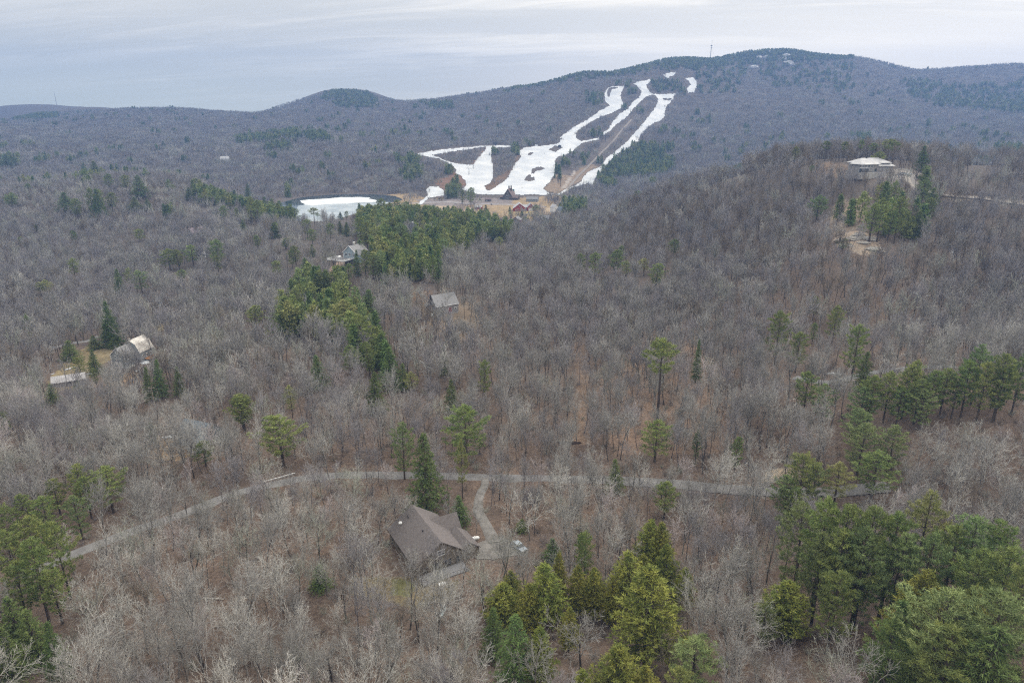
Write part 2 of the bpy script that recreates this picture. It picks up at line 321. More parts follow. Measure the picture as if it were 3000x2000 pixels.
# painted ground: (polygon in sight, ymin, ymax, colour, edge jitter)
TAN = (0.41, 0.34, 0.25); DRY = (0.33, 0.26, 0.165); BROWN = (0.17, 0.12, 0.085); LAWN = (0.175, 0.15, 0.095); GRAVEL = (0.27, 0.265, 0.26); ROCK = (0.34, 0.29, 0.24); RED = (0.20, 0.13, 0.095)
PAINT = [
 (z1([(60,1050),(250,1040),(330,1080),(640,1085),(880,1070),(1150,1050),(1300,1110),(1320,1200),(900,1260),(600,1260),(250,1180),(60,1120)]), 740, 1150, DRY),
 (z1([(250,1078),(620,1068),(860,1075),(860,1112),(640,1112),(430,1120),(300,1112)]), 740, 1150, (0.24, 0.22, 0.22)),
 (z1([(330,1115),(500,1120),(640,1130),(700,1215),(560,1300),(330,1300)]), 700, 1150, TAN),
 (z1([(868,1150),(980,1150),(1010,1180),(935,1200),(880,1195)]), 740, 1000, (0.42, 0.35, 0.17)),
 (z1([(1040,1130),(1150,1130),(1180,1180),(1060,1195)]), 740, 1000, TAN),
 (z1([(1055,1010),(1080,985),(1110,945),(1130,925),(1200,920),(1270,885),(1340,860),(1400,870),(1330,905),(1290,960),(1200,1005),(1150,1040),(1080,1030)]), 900, 1500, (0.25, 0.20, 0.15)),
 (z1([(1130,925),(1230,860),(1330,790),(1420,720),(1560,600),(1680,470),(1720,440),(1700,500),(1600,620),(1480,740),(1330,830),(1240,930)]), 1050, 2000, (0.15, 0.135, 0.125)),
 (z1([(1165,1010),(1200,960),(1250,900),(1262,905),(1215,965),(1185,1010)]), 950, 1300, (0.40, 0.37, 0.34)),
 (z1([(685,1000),(735,960),(760,940),(850,890),(890,790),(910,790),(880,860),(840,920),(790,975),(730,1018),(690,1018)]), 950, 1500, BROWN),
 (z1([(500,900),(560,950),(570,985),(540,1010),(430,1020),(370,980),(370,950),(450,940)]), 950, 1400, RED),
 (z1([(600,860),(640,820),(690,760),(700,745),(760,748),(720,780),(640,850)]), 950, 1500, (0.24,0.16,0.11)),
 ([(1235,890),(1300,905),(1400,880),(1430,930),(1380,1000),(1290,980),(1220,920)], 250, 340, (0.205, 0.17, 0.135)),
 ([(1200,830),(1260,825),(1265,890),(1215,890)], 280, 360, BROWN),
 ([(1680,1000),(1712,1000),(1722,1120),(1720,1250),(1735,1300),(1650,1300),(1670,1200),(1692,1120)], 180, 300, (0.215, 0.165, 0.13)),
 ([(2250,1375),(2330,1365),(2345,1400),(2300,1412),(2225,1408)], 150, 200, TAN),
 (z5([(350,1130),(700,1150),(1150,1180),(1120,1330),(800,1400),(560,1330),(330,1290)]), 105, 150, LAWN),
 (z5([(640,1160),(820,1200),(800,1310),(640,1290)]), 105, 150, (0.15, 0.155, 0.08)),
 ([(2440,600),(2480,585),(2530,600),(2530,650),(2495,675),(2440,690),(2425,650)], 300, 420, (0.235, 0.195, 0.155)),
 ([(2440,700),(2500,675),(2570,690),(2590,740),(2530,745),(2450,720)], 300, 400, ROCK),
 ([(2390,475),(2480,480),(2480,520),(2400,510)], 400, 520, (0.19, 0.15, 0.12)),
 ([(2590,500),(2700,495),(2690,530),(2720,560),(2690,565),(2650,530),(2590,520)], 380, 480, GRAVEL),
 ([(2700,550),(2800,580),(2860,575),(3000,590),(3000,598),(2860,585),(2790,590)], 350, 480, (0.3, 0.27, 0.22)),
 ([(200,1050),(250,1015),(330,1010),(330,1050),(280,1080),(260,1110),(160,1150),(140,1120)], 240, 340, (0.24, 0.205, 0.13)),
 ([(310,1090),(400,1085),(420,1130),(300,1130)], 230, 300, (0.27, 0.2, 0.14)),
 ([(440,960),(510,935),(520,945),(450,975)], 300, 420, LAWN),
 ([(445,1280),(560,1280),(600,1310),(520,1350),(450,1340)], 180, 250, (0.30, 0.22, 0.14)),
 ([(955,800),(1010,745),(1015,780),(990,830),(960,830)], 380, 460, (0.33, 0.26, 0.21)),
 ([(640,550),(680,545),(670,560),(640,562)], 800, 1300, TAN),
 ([(1920,960),(2000,950),(2080,1000),(2200,1300),(2100,1330),(1800,1330),(1750,1150),(1800,1000)], 180, 330, (0.23, 0.175, 0.14)),
]
NGT, NGY = 1100, 1300
tt = np.linspace(-1.5, 1.5, NGT); yy = np.exp(np.concatenate([np.linspace(math.log(42), math.log(2900), NGY - 60, endpoint=False), np.linspace(math.log(2900), math.log(3500), 60)]))
TT, YY = np.meshgrid(tt, yy, indexing='ij'); XX = TT * YY; ZZ = zf(XX, YY)
ZZ = ZZ + (vnoise(XX / 5, YY / 5, 5) - .5) * 0.35 * np.clip(1 - (YY - 200) / 400, 0, 1) * (poly_sd(XX, YY, POND) > 8)
UU, VV = proj(XX, YY, ZZ)
base = np.zeros(XX.shape + (3,))
m1 = vnoise(XX / 24, YY / 24, 11); m2 = vnoise(XX / 7, YY / 7, 12)
k = (m1 * .6 + m2 * .4)[..., None]
base[:] = np.array([0.115, 0.093, 0.080]) * (1 - k) + np.array([0.215, 0.168, 0.140]) * k
far = np.clip((YY - 190) / 300, 0, 1)[..., None]
base = base * (1 - far) + np.array([0.125, 0.113, 0.105]) * far
for P, y0, y1, c in PAINT:
    j = 7 * (vnoise(XX / 3, YY / 3, 21) - .5) + (16 if y0 < 600 else 4) * (vnoise(XX / 9, YY / 9, 24) - .5); j2 = 4 * (vnoise(XX / 3, YY / 3, 22) - .5) + (9 if y0 < 600 else 2) * (vnoise(XX / 8, YY / 8, 25) - .5)
    mk = inpoly(UU + j, VV + j2, P) & (YY > y0) & (YY < y1)
    vv_ = (0.8 + 0.4 * vnoise(XX / 4, YY / 4, 23))[..., None]
    base = np.where(mk[..., None], np.array(c) * vv_, base)
def np_mesh(name, verts, faces, mats, mi=None, smooth_=False):
    """verts (n,3); faces (m,k) array of one polygon size"""
    me = bpy.data.meshes.new(name); verts = np.asarray(verts, np.float32); faces = np.asarray(faces, np.int32); k = faces.shape[1]
    me.vertices.add(len(verts)); me.vertices.foreach_set('co', verts.ravel())
    me.loops.add(faces.size); me.loops.foreach_set('vertex_index', faces.ravel())
    me.polygons.add(len(faces)); me.polygons.foreach_set('loop_start', np.arange(0, faces.size, k, dtype=np.int32))
    me.polygons.foreach_set('loop_total', np.full(len(faces), k, np.int32))
    for m in (mats if isinstance(mats, (list, tuple)) else [mats]): me.materials.append(m)
    if mi is not None: me.polygons.foreach_set('material_index', np.asarray(mi, np.int32))
    me.polygons.foreach_set('use_smooth', np.full(len(faces), smooth_, bool))
    me.update(calc_edges=True); return me
def grid_faces(n, m):
    i, j = np.meshgrid(np.arange(n - 1), np.arange(m - 1), indexing='ij'); a = (i * m + j).ravel()
    return np.stack([a, a + m, a + m + 1, a + 1], 1)
# ground material: painted base colour broken up by leaf-litter noise
gm = bpy.data.materials.new('leaf_litter_ground'); gm.use_nodes = True; t = gm.node_tree
b = t.nodes['Principled BSDF']; b.inputs['Roughness'].default_value = 0.95; b.inputs['Specular IOR Level'].default_value = 0.1
at_ = N(t, 'ShaderNodeAttribute', attribute_name='gcol'); geo = N(t, 'ShaderNodeNewGeometry')
def gn_(scale, det=5):
    n = N(t, 'ShaderNodeTexNoise'); n.inputs['Scale'].default_value = scale; n.inputs['Detail'].default_value = det; n.inputs['Roughness'].default_value = 0.7
    L(t, geo.outputs['Position'], n.inputs['Vector']); return n.outputs['Fac']
f1 = smooth(t, gn_(1.1), 0.3, 0.72); f2 = smooth(t, gn_(0.12), 0.35, 0.65); f3 = gn_(5, 3)
c = mixc(t, f1, at_.outputs['Color'], mixc(t, 1.0, at_.outputs['Color'], (0.52, 0.50, 0.50), 'MULTIPLY'))
c = mixc(t, math_(t, 'MULTIPLY', f2, 0.6), c, mixc(t, 1.0, c, (1.25, 1.15, 1.05), 'MULTIPLY'))
c = mixc(t, 1.0, c, mixc(t, smooth(t, f3, 0.3, 0.7), (0.75, 0.75, 0.75), (1.3, 1.28, 1.25)), 'MULTIPLY')
L(t, c, b.inputs['Base Color'])
bn = N(t, 'ShaderNodeBump'); bn.inputs['Distance'].default_value = 0.25; bn.inputs['Strength'].default_value = 0.6
L(t, f3, bn.inputs['Height']); L(t, bn.outputs[0], b.inputs['Normal'])
me = np_mesh('ground', np.stack([XX, YY, ZZ], -1).reshape(-1, 3), grid_faces(NGT, NGY), gm, smooth_=True)
ca = me.color_attributes.new('gcol', 'FLOAT_COLOR', 'POINT')
ca.data.foreach_set('color', np.concatenate([base, np.ones(base.shape[:2] + (1,))], -1).astype(np.float32).ravel())
g = bpy.data.objects.new('ground', me); col.objects.link(g); tag(g, 'leaf-littered forest floor and hills', None, None, 'structure')
# ------------------------------------------------------------ snow laid on the slopes
snow_m = mat('old_snow', (0.62, 0.635, 0.65), 0.6, (0.46, 0.49, 0.53), 0.03, rnd=0, coords='Object', bump=0.3, detail=7)
def drape(name, P, holes, m, step=1.6, lift=0.5, jit=2.0, y0=60, y1=7000, thick=None):
    P = np.array(P); u0, v0 = P.min(0) - 2; u1, v1 = P.max(0) + 2
    us = np.arange(u0, u1, step); vs_ = np.arange(v0, v1, step); U, V = np.meshgrid(us, vs_, indexing='ij')
    x, y, z, ok = cast(U.ravel(), V.ravel(), y0, y1)
    jx = (vnoise(x / 7, y / 12, 31) - .5) * jit * 2 + (vnoise(x / 2.5, y / 5, 32) - .5) * jit
    jy = (vnoise(x / 7, y / 12, 33) - .5) * jit * 2 + (vnoise(x / 2.5, y / 5, 34) - .5) * jit
    ins = inpoly(U.ravel() + jx, V.ravel() + jy * .7, P)
    for h in holes: ins &= ~inpoly(U.ravel() + jx, V.ravel() + jy * .7, h)
    ins &= ok; n, mm = U.shape; fa = grid_faces(n, mm)
    good = ins[fa].all(1) & (np.ptp(y[fa], axis=1) < 0.06 * y[fa].mean(1))
    fa = fa[good]
    if len(fa) == 0: print('EMPTY drape', name); return None
    used, inv = np.unique(fa, return_inverse=True); fa = inv.reshape(fa.shape)
    vv = np.stack([x[used], y[used], z[used] + lift], 1)
    me = np_mesh(name, vv, fa[:, ::-1], m, smooth_=True)
    o = bpy.data.objects.new(name, me); col.objects.link(o); return o
for k_, (P, H) in SNOW.items():
    o = drape('ski_slope', P, H, snow_m, step=1.3)
    if o: tag(o, None, None, None, 'structure')
# ------------------------------------------------------------ pond: dark water, thin grey ice, white ice floe
wm = mat('pond_water', (0.035, 0.055, 0.065), 0.06, (0.03, 0.05, 0.055), 0.05, spec=0.5)
p = MB(); q = [plane_pt(u, v, 0.0) for u, v in [(700,560),(1260,560),(1260,665),(700,665)]]
p.add([(a, b_, 0.0) for a, b_ in q], [(0, 3, 2, 1)]); o = p.build('pond_water', wm); tag(o, None, None, None, 'structure')
def flat(name, uv, z, m, h=0.12, jit=2.0):
    # ragged outline on the water plane
    pts = []
    for i in range(len(uv)):
        a = np.array(uv[i], float); b_ = np.array(uv[(i + 1) % len(uv)], float); n = max(2, int(np.linalg.norm(b_ - a) / 5))
        for k in range(n):
            c_ = a + (b_ - a) * k / n; pts.append(plane_pt(c_[0] + (vnoise(c_[0] / 6, c_[1], 3) - .5) * jit * 3, c_[1] + (vnoise(c_[0] / 8, c_[1], 4) - .5) * jit, z))
    M = MB(); M.prism([(a, b_, z) for a, b_ in pts], (0, 0, -0.05), (0, 0, h)); return M.build(name, m)
ice_g = mat('thin_grey_ice', (0.42, 0.47, 0.50), 0.35, (0.24, 0.29, 0.32), 0.03, spec=0.5, detail=6)
ice_w = mat('white_ice', (0.70, 0.72, 0.73), 0.55, (0.56, 0.60, 0.62), 0.06, detail=6)
o = flat('pond_ice', [(872,604),(900,598),(1000,596),(1100,592),(1170,594),(1150,600),(1110,612),(1060,628),(980,650),(900,650),(860,630)], 0.02, ice_g, 0.03, 1.5)
tag(o, None, None, None, 'structure')
o = flat('pond_ice', [(880,588),(900,585),(960,582),(1000,578),(1060,577.5),(1085,579.5),(1080,582),(1105,587),(1100,592),(1040,594),(1020,597),(960,598),(915,603),(895,600),(882,594)], 0.06, ice_w, 0.12, 1.2)
tag(o, None, None, None, 'structure')
# ------------------------------------------------------------ roads
def strip(name, uvs, w0, m, lift=0.12, kind='structure', w1=None):
    pts = [at(u, v) for u, v in uvs]; P = np.array([(a, b_) for a, b_, _ in pts])
    # resample with a Catmull-Rom curve
    out = []
    for i in range(len(P) - 1):
        p0 = P[max(i - 1, 0)]; p1 = P[i]; p2 = P[i + 1]; p3 = P[min(i + 2, len(P) - 1)]; n = max(2, int(np.linalg.norm(p2 - p1) / 1.5))
        for k in range(n):
            s = k / n; out.append(0.5 * ((2 * p1) + (-p0 + p2) * s + (2 * p0 - 5 * p1 + 4 * p2 - p3) * s * s + (-p0 + 3 * p1 - 3 * p2 + p3) * s ** 3))
    out.append(P[-1]); C = np.array(out); D = np.gradient(C, axis=0); D /= np.linalg.norm(D, axis=1)[:, None] + 1e-9; Nn = np.stack([-D[:, 1], D[:, 0]], 1)
    W = np.linspace(w0, w1 if w1 else w0, len(C)); K = 7; V_ = []
    for k in range(K):
        s = (k / (K - 1) - .5); off = W * s + (vnoise(C[:, 0] / 2, C[:, 1] / 2, 41 + k) - .5) * (0.5 if k in (0, K - 1) else 0)
        q = C + Nn * off[:, None]; z = zf(q[:, 0], q[:, 1]); V_.append(np.stack([q[:, 0], q[:, 1], z], 1))
    V_ = np.array(V_); zc = V_[:, :, 2].max(0); V_[:, :, 2] = V_[:, :, 2] * 0.4 + zc * 0.6
    V_[:, :, 2] += lift + 0.05 * (1 - (2 * np.abs(np.arange(K) / (K - 1) - .5))[:, None])
    V_[[0, -1], :, 2] -= lift + 0.3
    me = np_mesh(name, V_.reshape(-1, 3), grid_faces(K, len(C)), m, smooth_=True)
    o = bpy.data.objects.new(name, me); col.objects.link(o); tag(o, None, None, None, kind); return o, C
asph = mat('worn_asphalt', (0.235, 0.23, 0.23), 0.9, (0.165, 0.16, 0.16), 0.35, coords='Object', detail=6, bump=0.1)
grav = mat('gravel_drive', (0.235, 0.225, 0.215), 0.95, (0.15, 0.14, 0.13), 0.5, detail=8, bump=0.3)
ROADS = []
o, C = strip('road', [(60,1690),(200,1630),(300,1590),(397,1552),(491,1521),(580,1487),(670,1452),(750,1430),(804,1418),(864,1405),(950,1395),(1037,1391),(1184,1391),(1401,1397),(1600,1401),(1785,1405),(1866,1409),(2000,1418),(2142,1432),(2275,1440),(2420,1440),(2600,1425)], 4.7, asph); ROADS.append((C, 3.4))
o, C = strip('driveway', [(1420,1402),(1420,1420),(1408,1445),(1400,1475),(1402,1500),(1418,1530),(1434,1560),(1448,1590)], 2.7, grav, lift=0.18, w1=4.0); ROADS.append((C, 2.4))
APRON = z5([(1300,1020),(1225,960),(1270,900),(1360,870),(1480,835),(1520,850),(1600,890),(1700,930),(1690,990),(1600,985),(1530,1000),(1440,1020)])
o = drape('parking_apron', APRON, [], grav, step=2.2, lift=0.12, jit=0.8, y1=200); tag(o, None, None, None, 'structure')
AP_W = np.array([at(u, v)[:2] for u, v in APRON])
o, C = strip('driveway', [(2655,520),(2668,540),(2700,560),(2760,572),(2850,580),(2930,590),(3000,600)], 4.0, mat('knoll_gravel', (0.36, 0.33, 0.30), 0.95, amt=0.3, scale=0.5), lift=0.15); ROADS.append((C, 2.4))
o, C = strip('dirt_track', [(1660,570),(1668,545),(1690,520),(1705,505),(1740,470),(1790,420),(1850,350)], 4.5, mat('track_dirt', (0.27, 0.24, 0.215), 0.95, amt=0.3, scale=0.3), lift=0.5); ROADS.append((C, 7))
o, C = strip('village_road', [(1440,668),(1500,662),(1560,660),(1650,645),(1720,640)], 6, asph, lift=0.3); ROADS.append((C, 5))
o, C = strip('village_road', [(1130,600),(1200,596),(1300,592),(1400,598),(1500,600),(1600,606)], 8, mat('sandy_lot', (0.33, 0.31, 0.31), 0.95, amt=0.3, scale=0.2), lift=0.3); ROADS.append((C, 6))
o, C = strip('side_road', [(150,1020),(215,1005),(255,1000),(290,985)], 5, asph, lift=0.15); ROADS.append((C, 3))
o, C = strip('side_road', [(2330,1105),(2420,1120),(2520,1100),(2650,1080),(2800,1075)], 4, mat('pale_road', (0.25, 0.25, 0.255), 0.9, amt=0.25, scale=0.4), lift=0.15); ROADS.append((C, 3))
# ============================================================ trees
rs = np.random.RandomState(7)
def unit(a): return a / (np.linalg.norm(a) + 1e-9)
def perp_dir(d, ang, az, rng):
    a = np.cross(d, (0, 0, 1)) if abs(d[2]) < 0.95 else np.array([1.0, 0, 0]); a = unit(a); b_ = np.cross(d, a)
    return unit(d * math.cos(ang) + (a * math.cos(az) + b_ * math.sin(az)) * math.sin(ang))
def segs_mesh(name, segs, n, mats, mi=None):
    """tapered n-sided sticks (p0, p1, r0, r1) as one mesh; a zero end radius closes to a point"""
    S = np.array([np.concatenate([s[0], s[1], [s[2], s[3]]]) for s in segs]); m = len(S)
    p0 = S[:, :3]; p1 = S[:, 3:6]; d = p1 - p0; d /= np.linalg.norm(d, axis=1)[:, None] + 1e-9
    ref = np.where(np.abs(d[:, 2:3]) < 0.9, np.array([[0, 0, 1.0]]), np.array([[1.0, 0, 0]])); a = np.cross(d, ref); a /= np.linalg.norm(a, axis=1)[:, None]; b_ = np.cross(d, a)
    V = np.zeros((m, 2 * n, 3)); Fc = np.zeros((m, n, 4), int)
    for k in range(n):
        th = 2 * math.pi * k / n; o_ = math.cos(th) * a + math.sin(th) * b_
        V[:, k] = p0 + o_ * S[:, 6:7]; V[:, n + k] = p1 + o_ * S[:, 7:8]
        Fc[:, k] = [k, (k + 1) % n, n + (k + 1) % n, n + k]
    Fc += (np.arange(m) * 2 * n)[:, None, None]
    mm = None if mi is None else np.repeat(mi, n)
    return np_mesh(name, V.reshape(-1, 3), Fc.reshape(-1, 4), mats, mm, smooth_=True)
def grow_bare(seed, h, spread, twigw, levels=4, habit=0.0, limbs=8, trunkr=0.16, clear=0.42):
    """a leafless hardwood: returns (trunk segments, crown segments)"""
    r = np.random.RandomState(seed); TR, CR = [], []
    def grow(p, d, Lg, rad, lvl, endr):
        ns = (7, 5, 3, 2, 1)[lvl]; pts = [p]; dirs = [d]
        wander = (0.06, 0.15, 0.19, 0.24, 0.3)[lvl]
        for i in range(ns):
            d = unit(d + r.normal(0, wander, 3) * (1 if lvl else 0.8) + np.array([0, 0, (0.05, 0.17 + habit, 0.15, 0.10, 0.05)[lvl]]))
            p = p + d * Lg / ns; pts.append(p); dirs.append(d)
        for i in range(ns):
            f0, f1 = i / ns, (i + 1) / ns; r0 = rad * (1 - f0) + endr * f0; r1 = rad * (1 - f1) + endr * f1
            (TR if lvl == 0 else CR).append((pts[i], pts[i + 1], r0, r1))
        if lvl >= levels: return
        cnt = (limbs, 6, 5, 3)[lvl]
        for c_ in range(cnt):
            lo = (clear, 0.22, 0.2, 0.15)[lvl]; f = lo + (1 - lo) * (c_ + r.uniform(0.1, 0.9)) / cnt
            if c_ == cnt - 1: f = 1.0
            x = min(f * ns, ns - 1e-6); i = int(x); q = pts[i] + (pts[i + 1] - pts[i]) * (x - i)
            ang = r.uniform(*((0.45, 0.95), (0.45, 0.95), (0.4, 0.9), (0.4, 0.9))[lvl]) * (spread if lvl == 0 else 1)
            if f == 1.0: ang *= 0.45
            az = c_ * 2.4 + r.uniform(-0.5, 0.5); nd = perp_dir(dirs[i], ang, az, r)
            ln = Lg * ((0.72, 0.52, 0.5, 0.55)[lvl]) * r.uniform(0.7, 1.15) * (1.15 - 0.5 * f if lvl == 0 else 1.2 - 0.5 * f)
            rr = max(rad * (1 - f) + endr * f, twigw) * (0.64, 0.62, 0.6, 0.7)[lvl]
            e = max(rr * 0.35, twigw) if lvl + 1 < levels else twigw * 0.35
            grow(q, nd, ln, max(rr, twigw), lvl + 1, e)
    lean = unit(np.array([r.normal(0, .06), r.normal(0, .06), 1]))
    grow(np.array([0, 0, -0.3]), lean, h * 0.62, trunkr, 0, trunkr * 0.42)
    return TR, CR
bark = {}
def barkmat(name, c, c2, rnd=0.18): 
    return mat(name, c, 0.9, c2, 1.4, rnd=rnd, spec=0.1, hue=0.012, stretch=(1, 1, 0.3))
TONES = {  # trunk colour, crown colour
 'grey':   (barkmat('grey_bark', (0.14, 0.125, 0.115), (0.06, 0.053, 0.05)), barkmat('grey_twigs', (0.365, 0.355, 0.34), (0.165, 0.16, 0.152))),
 'pale':   (barkmat('pale_bark', (0.30, 0.28, 0.26), (0.16, 0.15, 0.14)), barkmat('pale_twigs', (0.50, 0.49, 0.46), (0.27, 0.262, 0.25))),
 'brown':  (barkmat('brown_bark', (0.13, 0.10, 0.085), (0.07, 0.055, 0.05)), barkmat('brown_twigs', (0.25, 0.215, 0.18), (0.13, 0.11, 0.092))),
 'mauve':  (barkmat('mauve_bark', (0.17, 0.15, 0.15), (0.09, 0.08, 0.08)), barkmat('mauve_twigs', (0.32, 0.305, 0.315), (0.17, 0.16, 0.168))),
 'mossy':  (barkmat('mossy_bark', (0.17, 0.17, 0.14), (0.09, 0.09, 0.075)), barkmat('mossy_twigs', (0.38, 0.39, 0.335), (0.22, 0.23, 0.195))),
 'birch':  (barkmat('birch_bark', (0.62, 0.60, 0.58), (0.25, 0.23, 0.22)), barkmat('birch_twigs', (0.50, 0.45, 0.45), (0.30, 0.26, 0.26))),
}
# near prototypes: tone, height, spread, limbs, trunk radius, clear share, habit
BARE = [('grey', 15, .85, 9, .17, .45, 0), ('grey', 18, .55, 9, .17, .55, .08), ('pale', 15, 1.05, 8, .16, .42, 0), ('mauve', 15, .7, 9, .13, .45, .06), ('brown', 13, .7, 8, .12, .42, .06),
        ('mossy', 14, 1.05, 8, .16, .35, 0), ('birch', 14, .6, 7, .10, .45, .08), ('grey', 13, 1.25, 9, .20, .25, -0.02), ('pale', 17, .8, 9, .15, .5, .05), ('mauve', 16, .7, 8, .12, .55, .06)]
near_protos = []
for i, (tone, h, sp_, lb, tr_, cl, hb) in enumerate(BARE):
    TR, CR = grow_bare(100 + i, h, sp_, 0.0165, 4, hb, lb, tr_, cl)
    tm, cm_ = TONES[tone]
    near_protos.append((tone, h, segs_mesh('trunk', TR, 7, tm), segs_mesh('crown', CR, 3, cm_)))
    n0, n1 = len(TR), len(CR)
    jm = segs_mesh('bare_tree_%d' % i, TR + CR, 3, [tm, cm_], np.array([0] * n0 + [1] * n1))
    near_protos[-1] += (jm,)
print('near bare tree segs', [len(p_[3].vertices) for p_ in near_protos])
MID = [('grey', 15, .8, 8, .2, .45, .02), ('mauve', 15, .65, 8, .17, .5, .06), ('pale', 14, .9, 7, .17, .42, 0), ('brown', 14, .7, 8, .16, .45, .05), ('mossy', 14, .9, 7, .17, .38, 0), ('grey', 17, .5, 8, .17, .58, .08), ('mauve', 13, 1.0, 8, .17, .38, .0)]
mid_meshes = []
for i, (tone, h, sp_, lb, tr_, cl, hb) in enumerate(MID):
    TR, CR = grow_bare(300 + i, h, sp_, 0.042, 3, hb, lb, tr_, cl); tm, cm_ = TONES[tone]
    mid_meshes.append(segs_mesh('mid_tree_%d' % i, TR[::1] + CR, 3, [tm, cm_], np.array([0] * len(TR) + [1] * len(CR))))
far_meshes = []
for i, tone in enumerate(['grey', 'mauve', 'mauve', 'brown', 'grey', 'pale', 'mossy']):
    r = np.random.RandomState(500 + i); segs = []; mi = []
    for k in range(7):
        ox, oy = r.uniform(-8, 8, 2); h = r.uniform(9, 14)
        TR, CR = grow_bare(600 + i * 20 + k, h, r.uniform(.7, 1.1), 0.075, 2, 0.03, 6, .16, .4)
        r2 = np.random.RandomState(k)
        for (a, b_, r0, r1) in TR: segs.append((a + (ox, oy, -2), b_ + (ox, oy, -2), r0, r1)); mi.append(0)
        for (a, b_, r0, r1) in CR: segs.append((a + (ox, oy, -2), b_ + (ox, oy, -2), r0, r1)); mi.append(1)
    far_meshes.append(segs_mesh('tree_clump_%d' % i, segs, 3, list(TONES[tone]), np.array(mi)))
# ------------------------------------------------------------ conifers
def folmat(name, c, c2, rnd=0.16, hue=0.02):
    m = mat(name, c, 0.75, c2, 0.55, rnd=rnd, spec=0.15, hue=hue, detail=3); return m
NEEDLE = {
 'pine': folmat('pine_needles', (0.26, 0.30, 0.092), (0.125, 0.17, 0.058)),
 'hemlock': folmat('hemlock_needles', (0.16, 0.215, 0.065), (0.085, 0.13, 0.045)),
 'cedar': folmat('cedar_sprays', (0.285, 0.285, 0.06), (0.135, 0.165, 0.042)),
 'pale': folmat('pale_pine_needles', (0.33, 0.34, 0.13), (0.21, 0.24, 0.085)),
 'blue': folmat('bluish_pine_needles', (0.24, 0.295, 0.115), (0.125, 0.175, 0.07)),
}
conbark = barkmat('conifer_bark', (0.12, 0.095, 0.08), (0.06, 0.05, 0.042))
def tufts_mesh(name, P, D, size, width, m, per, rng, spread=0.9, flat=0.0):
    """needle tufts: each a burst of narrow tapered leaf blades round direction D at P"""
    P = np.repeat(P, per, 0); D = np.repeat(D, per, 0); n = len(P); 
    d = D + rng.normal(0, spread, (n, 3)); d[:, 2] *= (1 - flat); d /= np.linalg.norm(d, axis=1)[:, None]
    ln = size * rng.uniform(.6, 1.3, (n, 1)); s = np.cross(d, rng.normal(0, 1, (n, 3))); s /= np.linalg.norm(s, axis=1)[:, None]; u_ = np.cross(d, s)
    base_ = P + rng.normal(0, size * .25, (n, 3)); wd = width * rng.uniform(.7, 1.3, (n, 1))
    V = np.stack([base_ + s * wd * .5, base_ - s * wd * .25 + u_ * wd * .43, base_ + d * ln], 1)
    Fc = np.arange(n * 3).reshape(-1, 3)
    return V.reshape(-1, 3), Fc
def conifer(seed, kind, h=18.0, w_=4.2, dense=1.0, crown0=0.25, size=0.5, width=0.16, per=9, lod=1.0):
    r = np.random.RandomState(seed); P, D, sticks = [], [], []
    bend = r.normal(0, .02, 2)
    def axis(z): return np.array([bend[0] * z * z / h, bend[1] * z * z / h, z])
    nz = 9
    for i in range(nz):
        z0, z1_ = h * i / nz, h * (i + 1) / nz; rr = lambda z: 0.018 * h * (1 - z / h) ** .8 * .8 + 0.015
        sticks.append((axis(z0) - (np.array([0, 0, .3]) if i == 0 else 0), axis(z1_), rr(z0), rr(z1_)))
    nt_ = len(sticks)
    z = h * crown0
    while z < h * 0.985:
        f = (z / h - crown0) / (1 - crown0)
        if kind == 'pine':
            prof = (0.55 + 0.9 * f) if f < 0.35 else (0.87 * (1 - ((f - .35) / .65) ** 1.7)) + 0.08
            prof *= r.uniform(0.55, 1.25); nb = r.randint(4, 7); step = r.uniform(.65, 1.15) * (1 - .35 * f); up0 = 0.12 + 0.5 * f
        elif kind == 'hemlock':
            prof = (1 - f) ** .85 * r.uniform(.85, 1.12) + .03; nb = r.randint(6, 9); step = .48; up0 = -.12 + .45 * f
        else:
            prof = (1 - f ** 1.6) * r.uniform(.85, 1.1) * (0.75 + 0.25 * min(1, f * 4)) + .04; nb = r.randint(7, 10); step = .45; up0 = .45
        a0 = r.uniform(0, 6.28)
        for b_ in range(nb):
            az = a0 + b_ * 6.283 / nb + r.uniform(-.35, .35); Lb = w_ * prof * r.uniform(.7, 1.15)
            if Lb < .25: Lb = .25
            up = up0 + r.normal(0, .1); d = unit(np.array([math.cos(az), math.sin(az), up])); p0 = axis(z); ns = 3; p_ = p0; pts = [p0]
            for i in range(ns):
                d = unit(d + np.array([0, 0, (.09 if kind == 'pine' else -.05)]) + r.normal(0, .07, 3)); p_ = p_ + d * Lb / ns; pts.append(p_)
            if lod > .5 or kind == 'pine':
                for i in range(ns): sticks.append((pts[i], pts[i + 1], 0.035 * (1 - i / ns) + .012, 0.035 * (1 - (i + 1) / ns) + .008))
            nt__ = max(2, int(Lb * (3.4 if kind == 'pine' else 3.0) * dense * lod))
            for k in range(nt__):
                s = 0.28 + .75 * math.sqrt((k + r.uniform(0, 1)) / nt__) if kind == 'pine' else .2 + .85 * (k + r.uniform(0, 1)) / nt__
                s = min(s, 1.0); x = min(s * ns, ns - 1e-6); i = int(x); q = pts[i] + (pts[i + 1] - pts[i]) * (x - i)
                side = np.cross(d, (0, 0, 1)) * r.uniform(-1, 1) * Lb * (.30 if kind == 'pine' else .24) * (1.15 - s * .6)
                P.append(q + side + np.array([0, 0, r.uniform(-.08, .22)])); D.append(unit(d * .8 + unit(side + 1e-6) * .5 + np.array([0, 0, .75 if kind == 'pine' else (.1 if kind == 'hemlock' else .8)])))
        z += step / max(lod, .6) if lod < 1 else step
    P.append(axis(h)); D.append(np.array([0, 0, 1.0]))
    P = np.array(P); D = np.array(D)
    V, Fc = tufts_mesh('c', P, D, size, width, None, per, r, .62, 0)
    return sticks[:nt_], sticks[nt_:], V, Fc
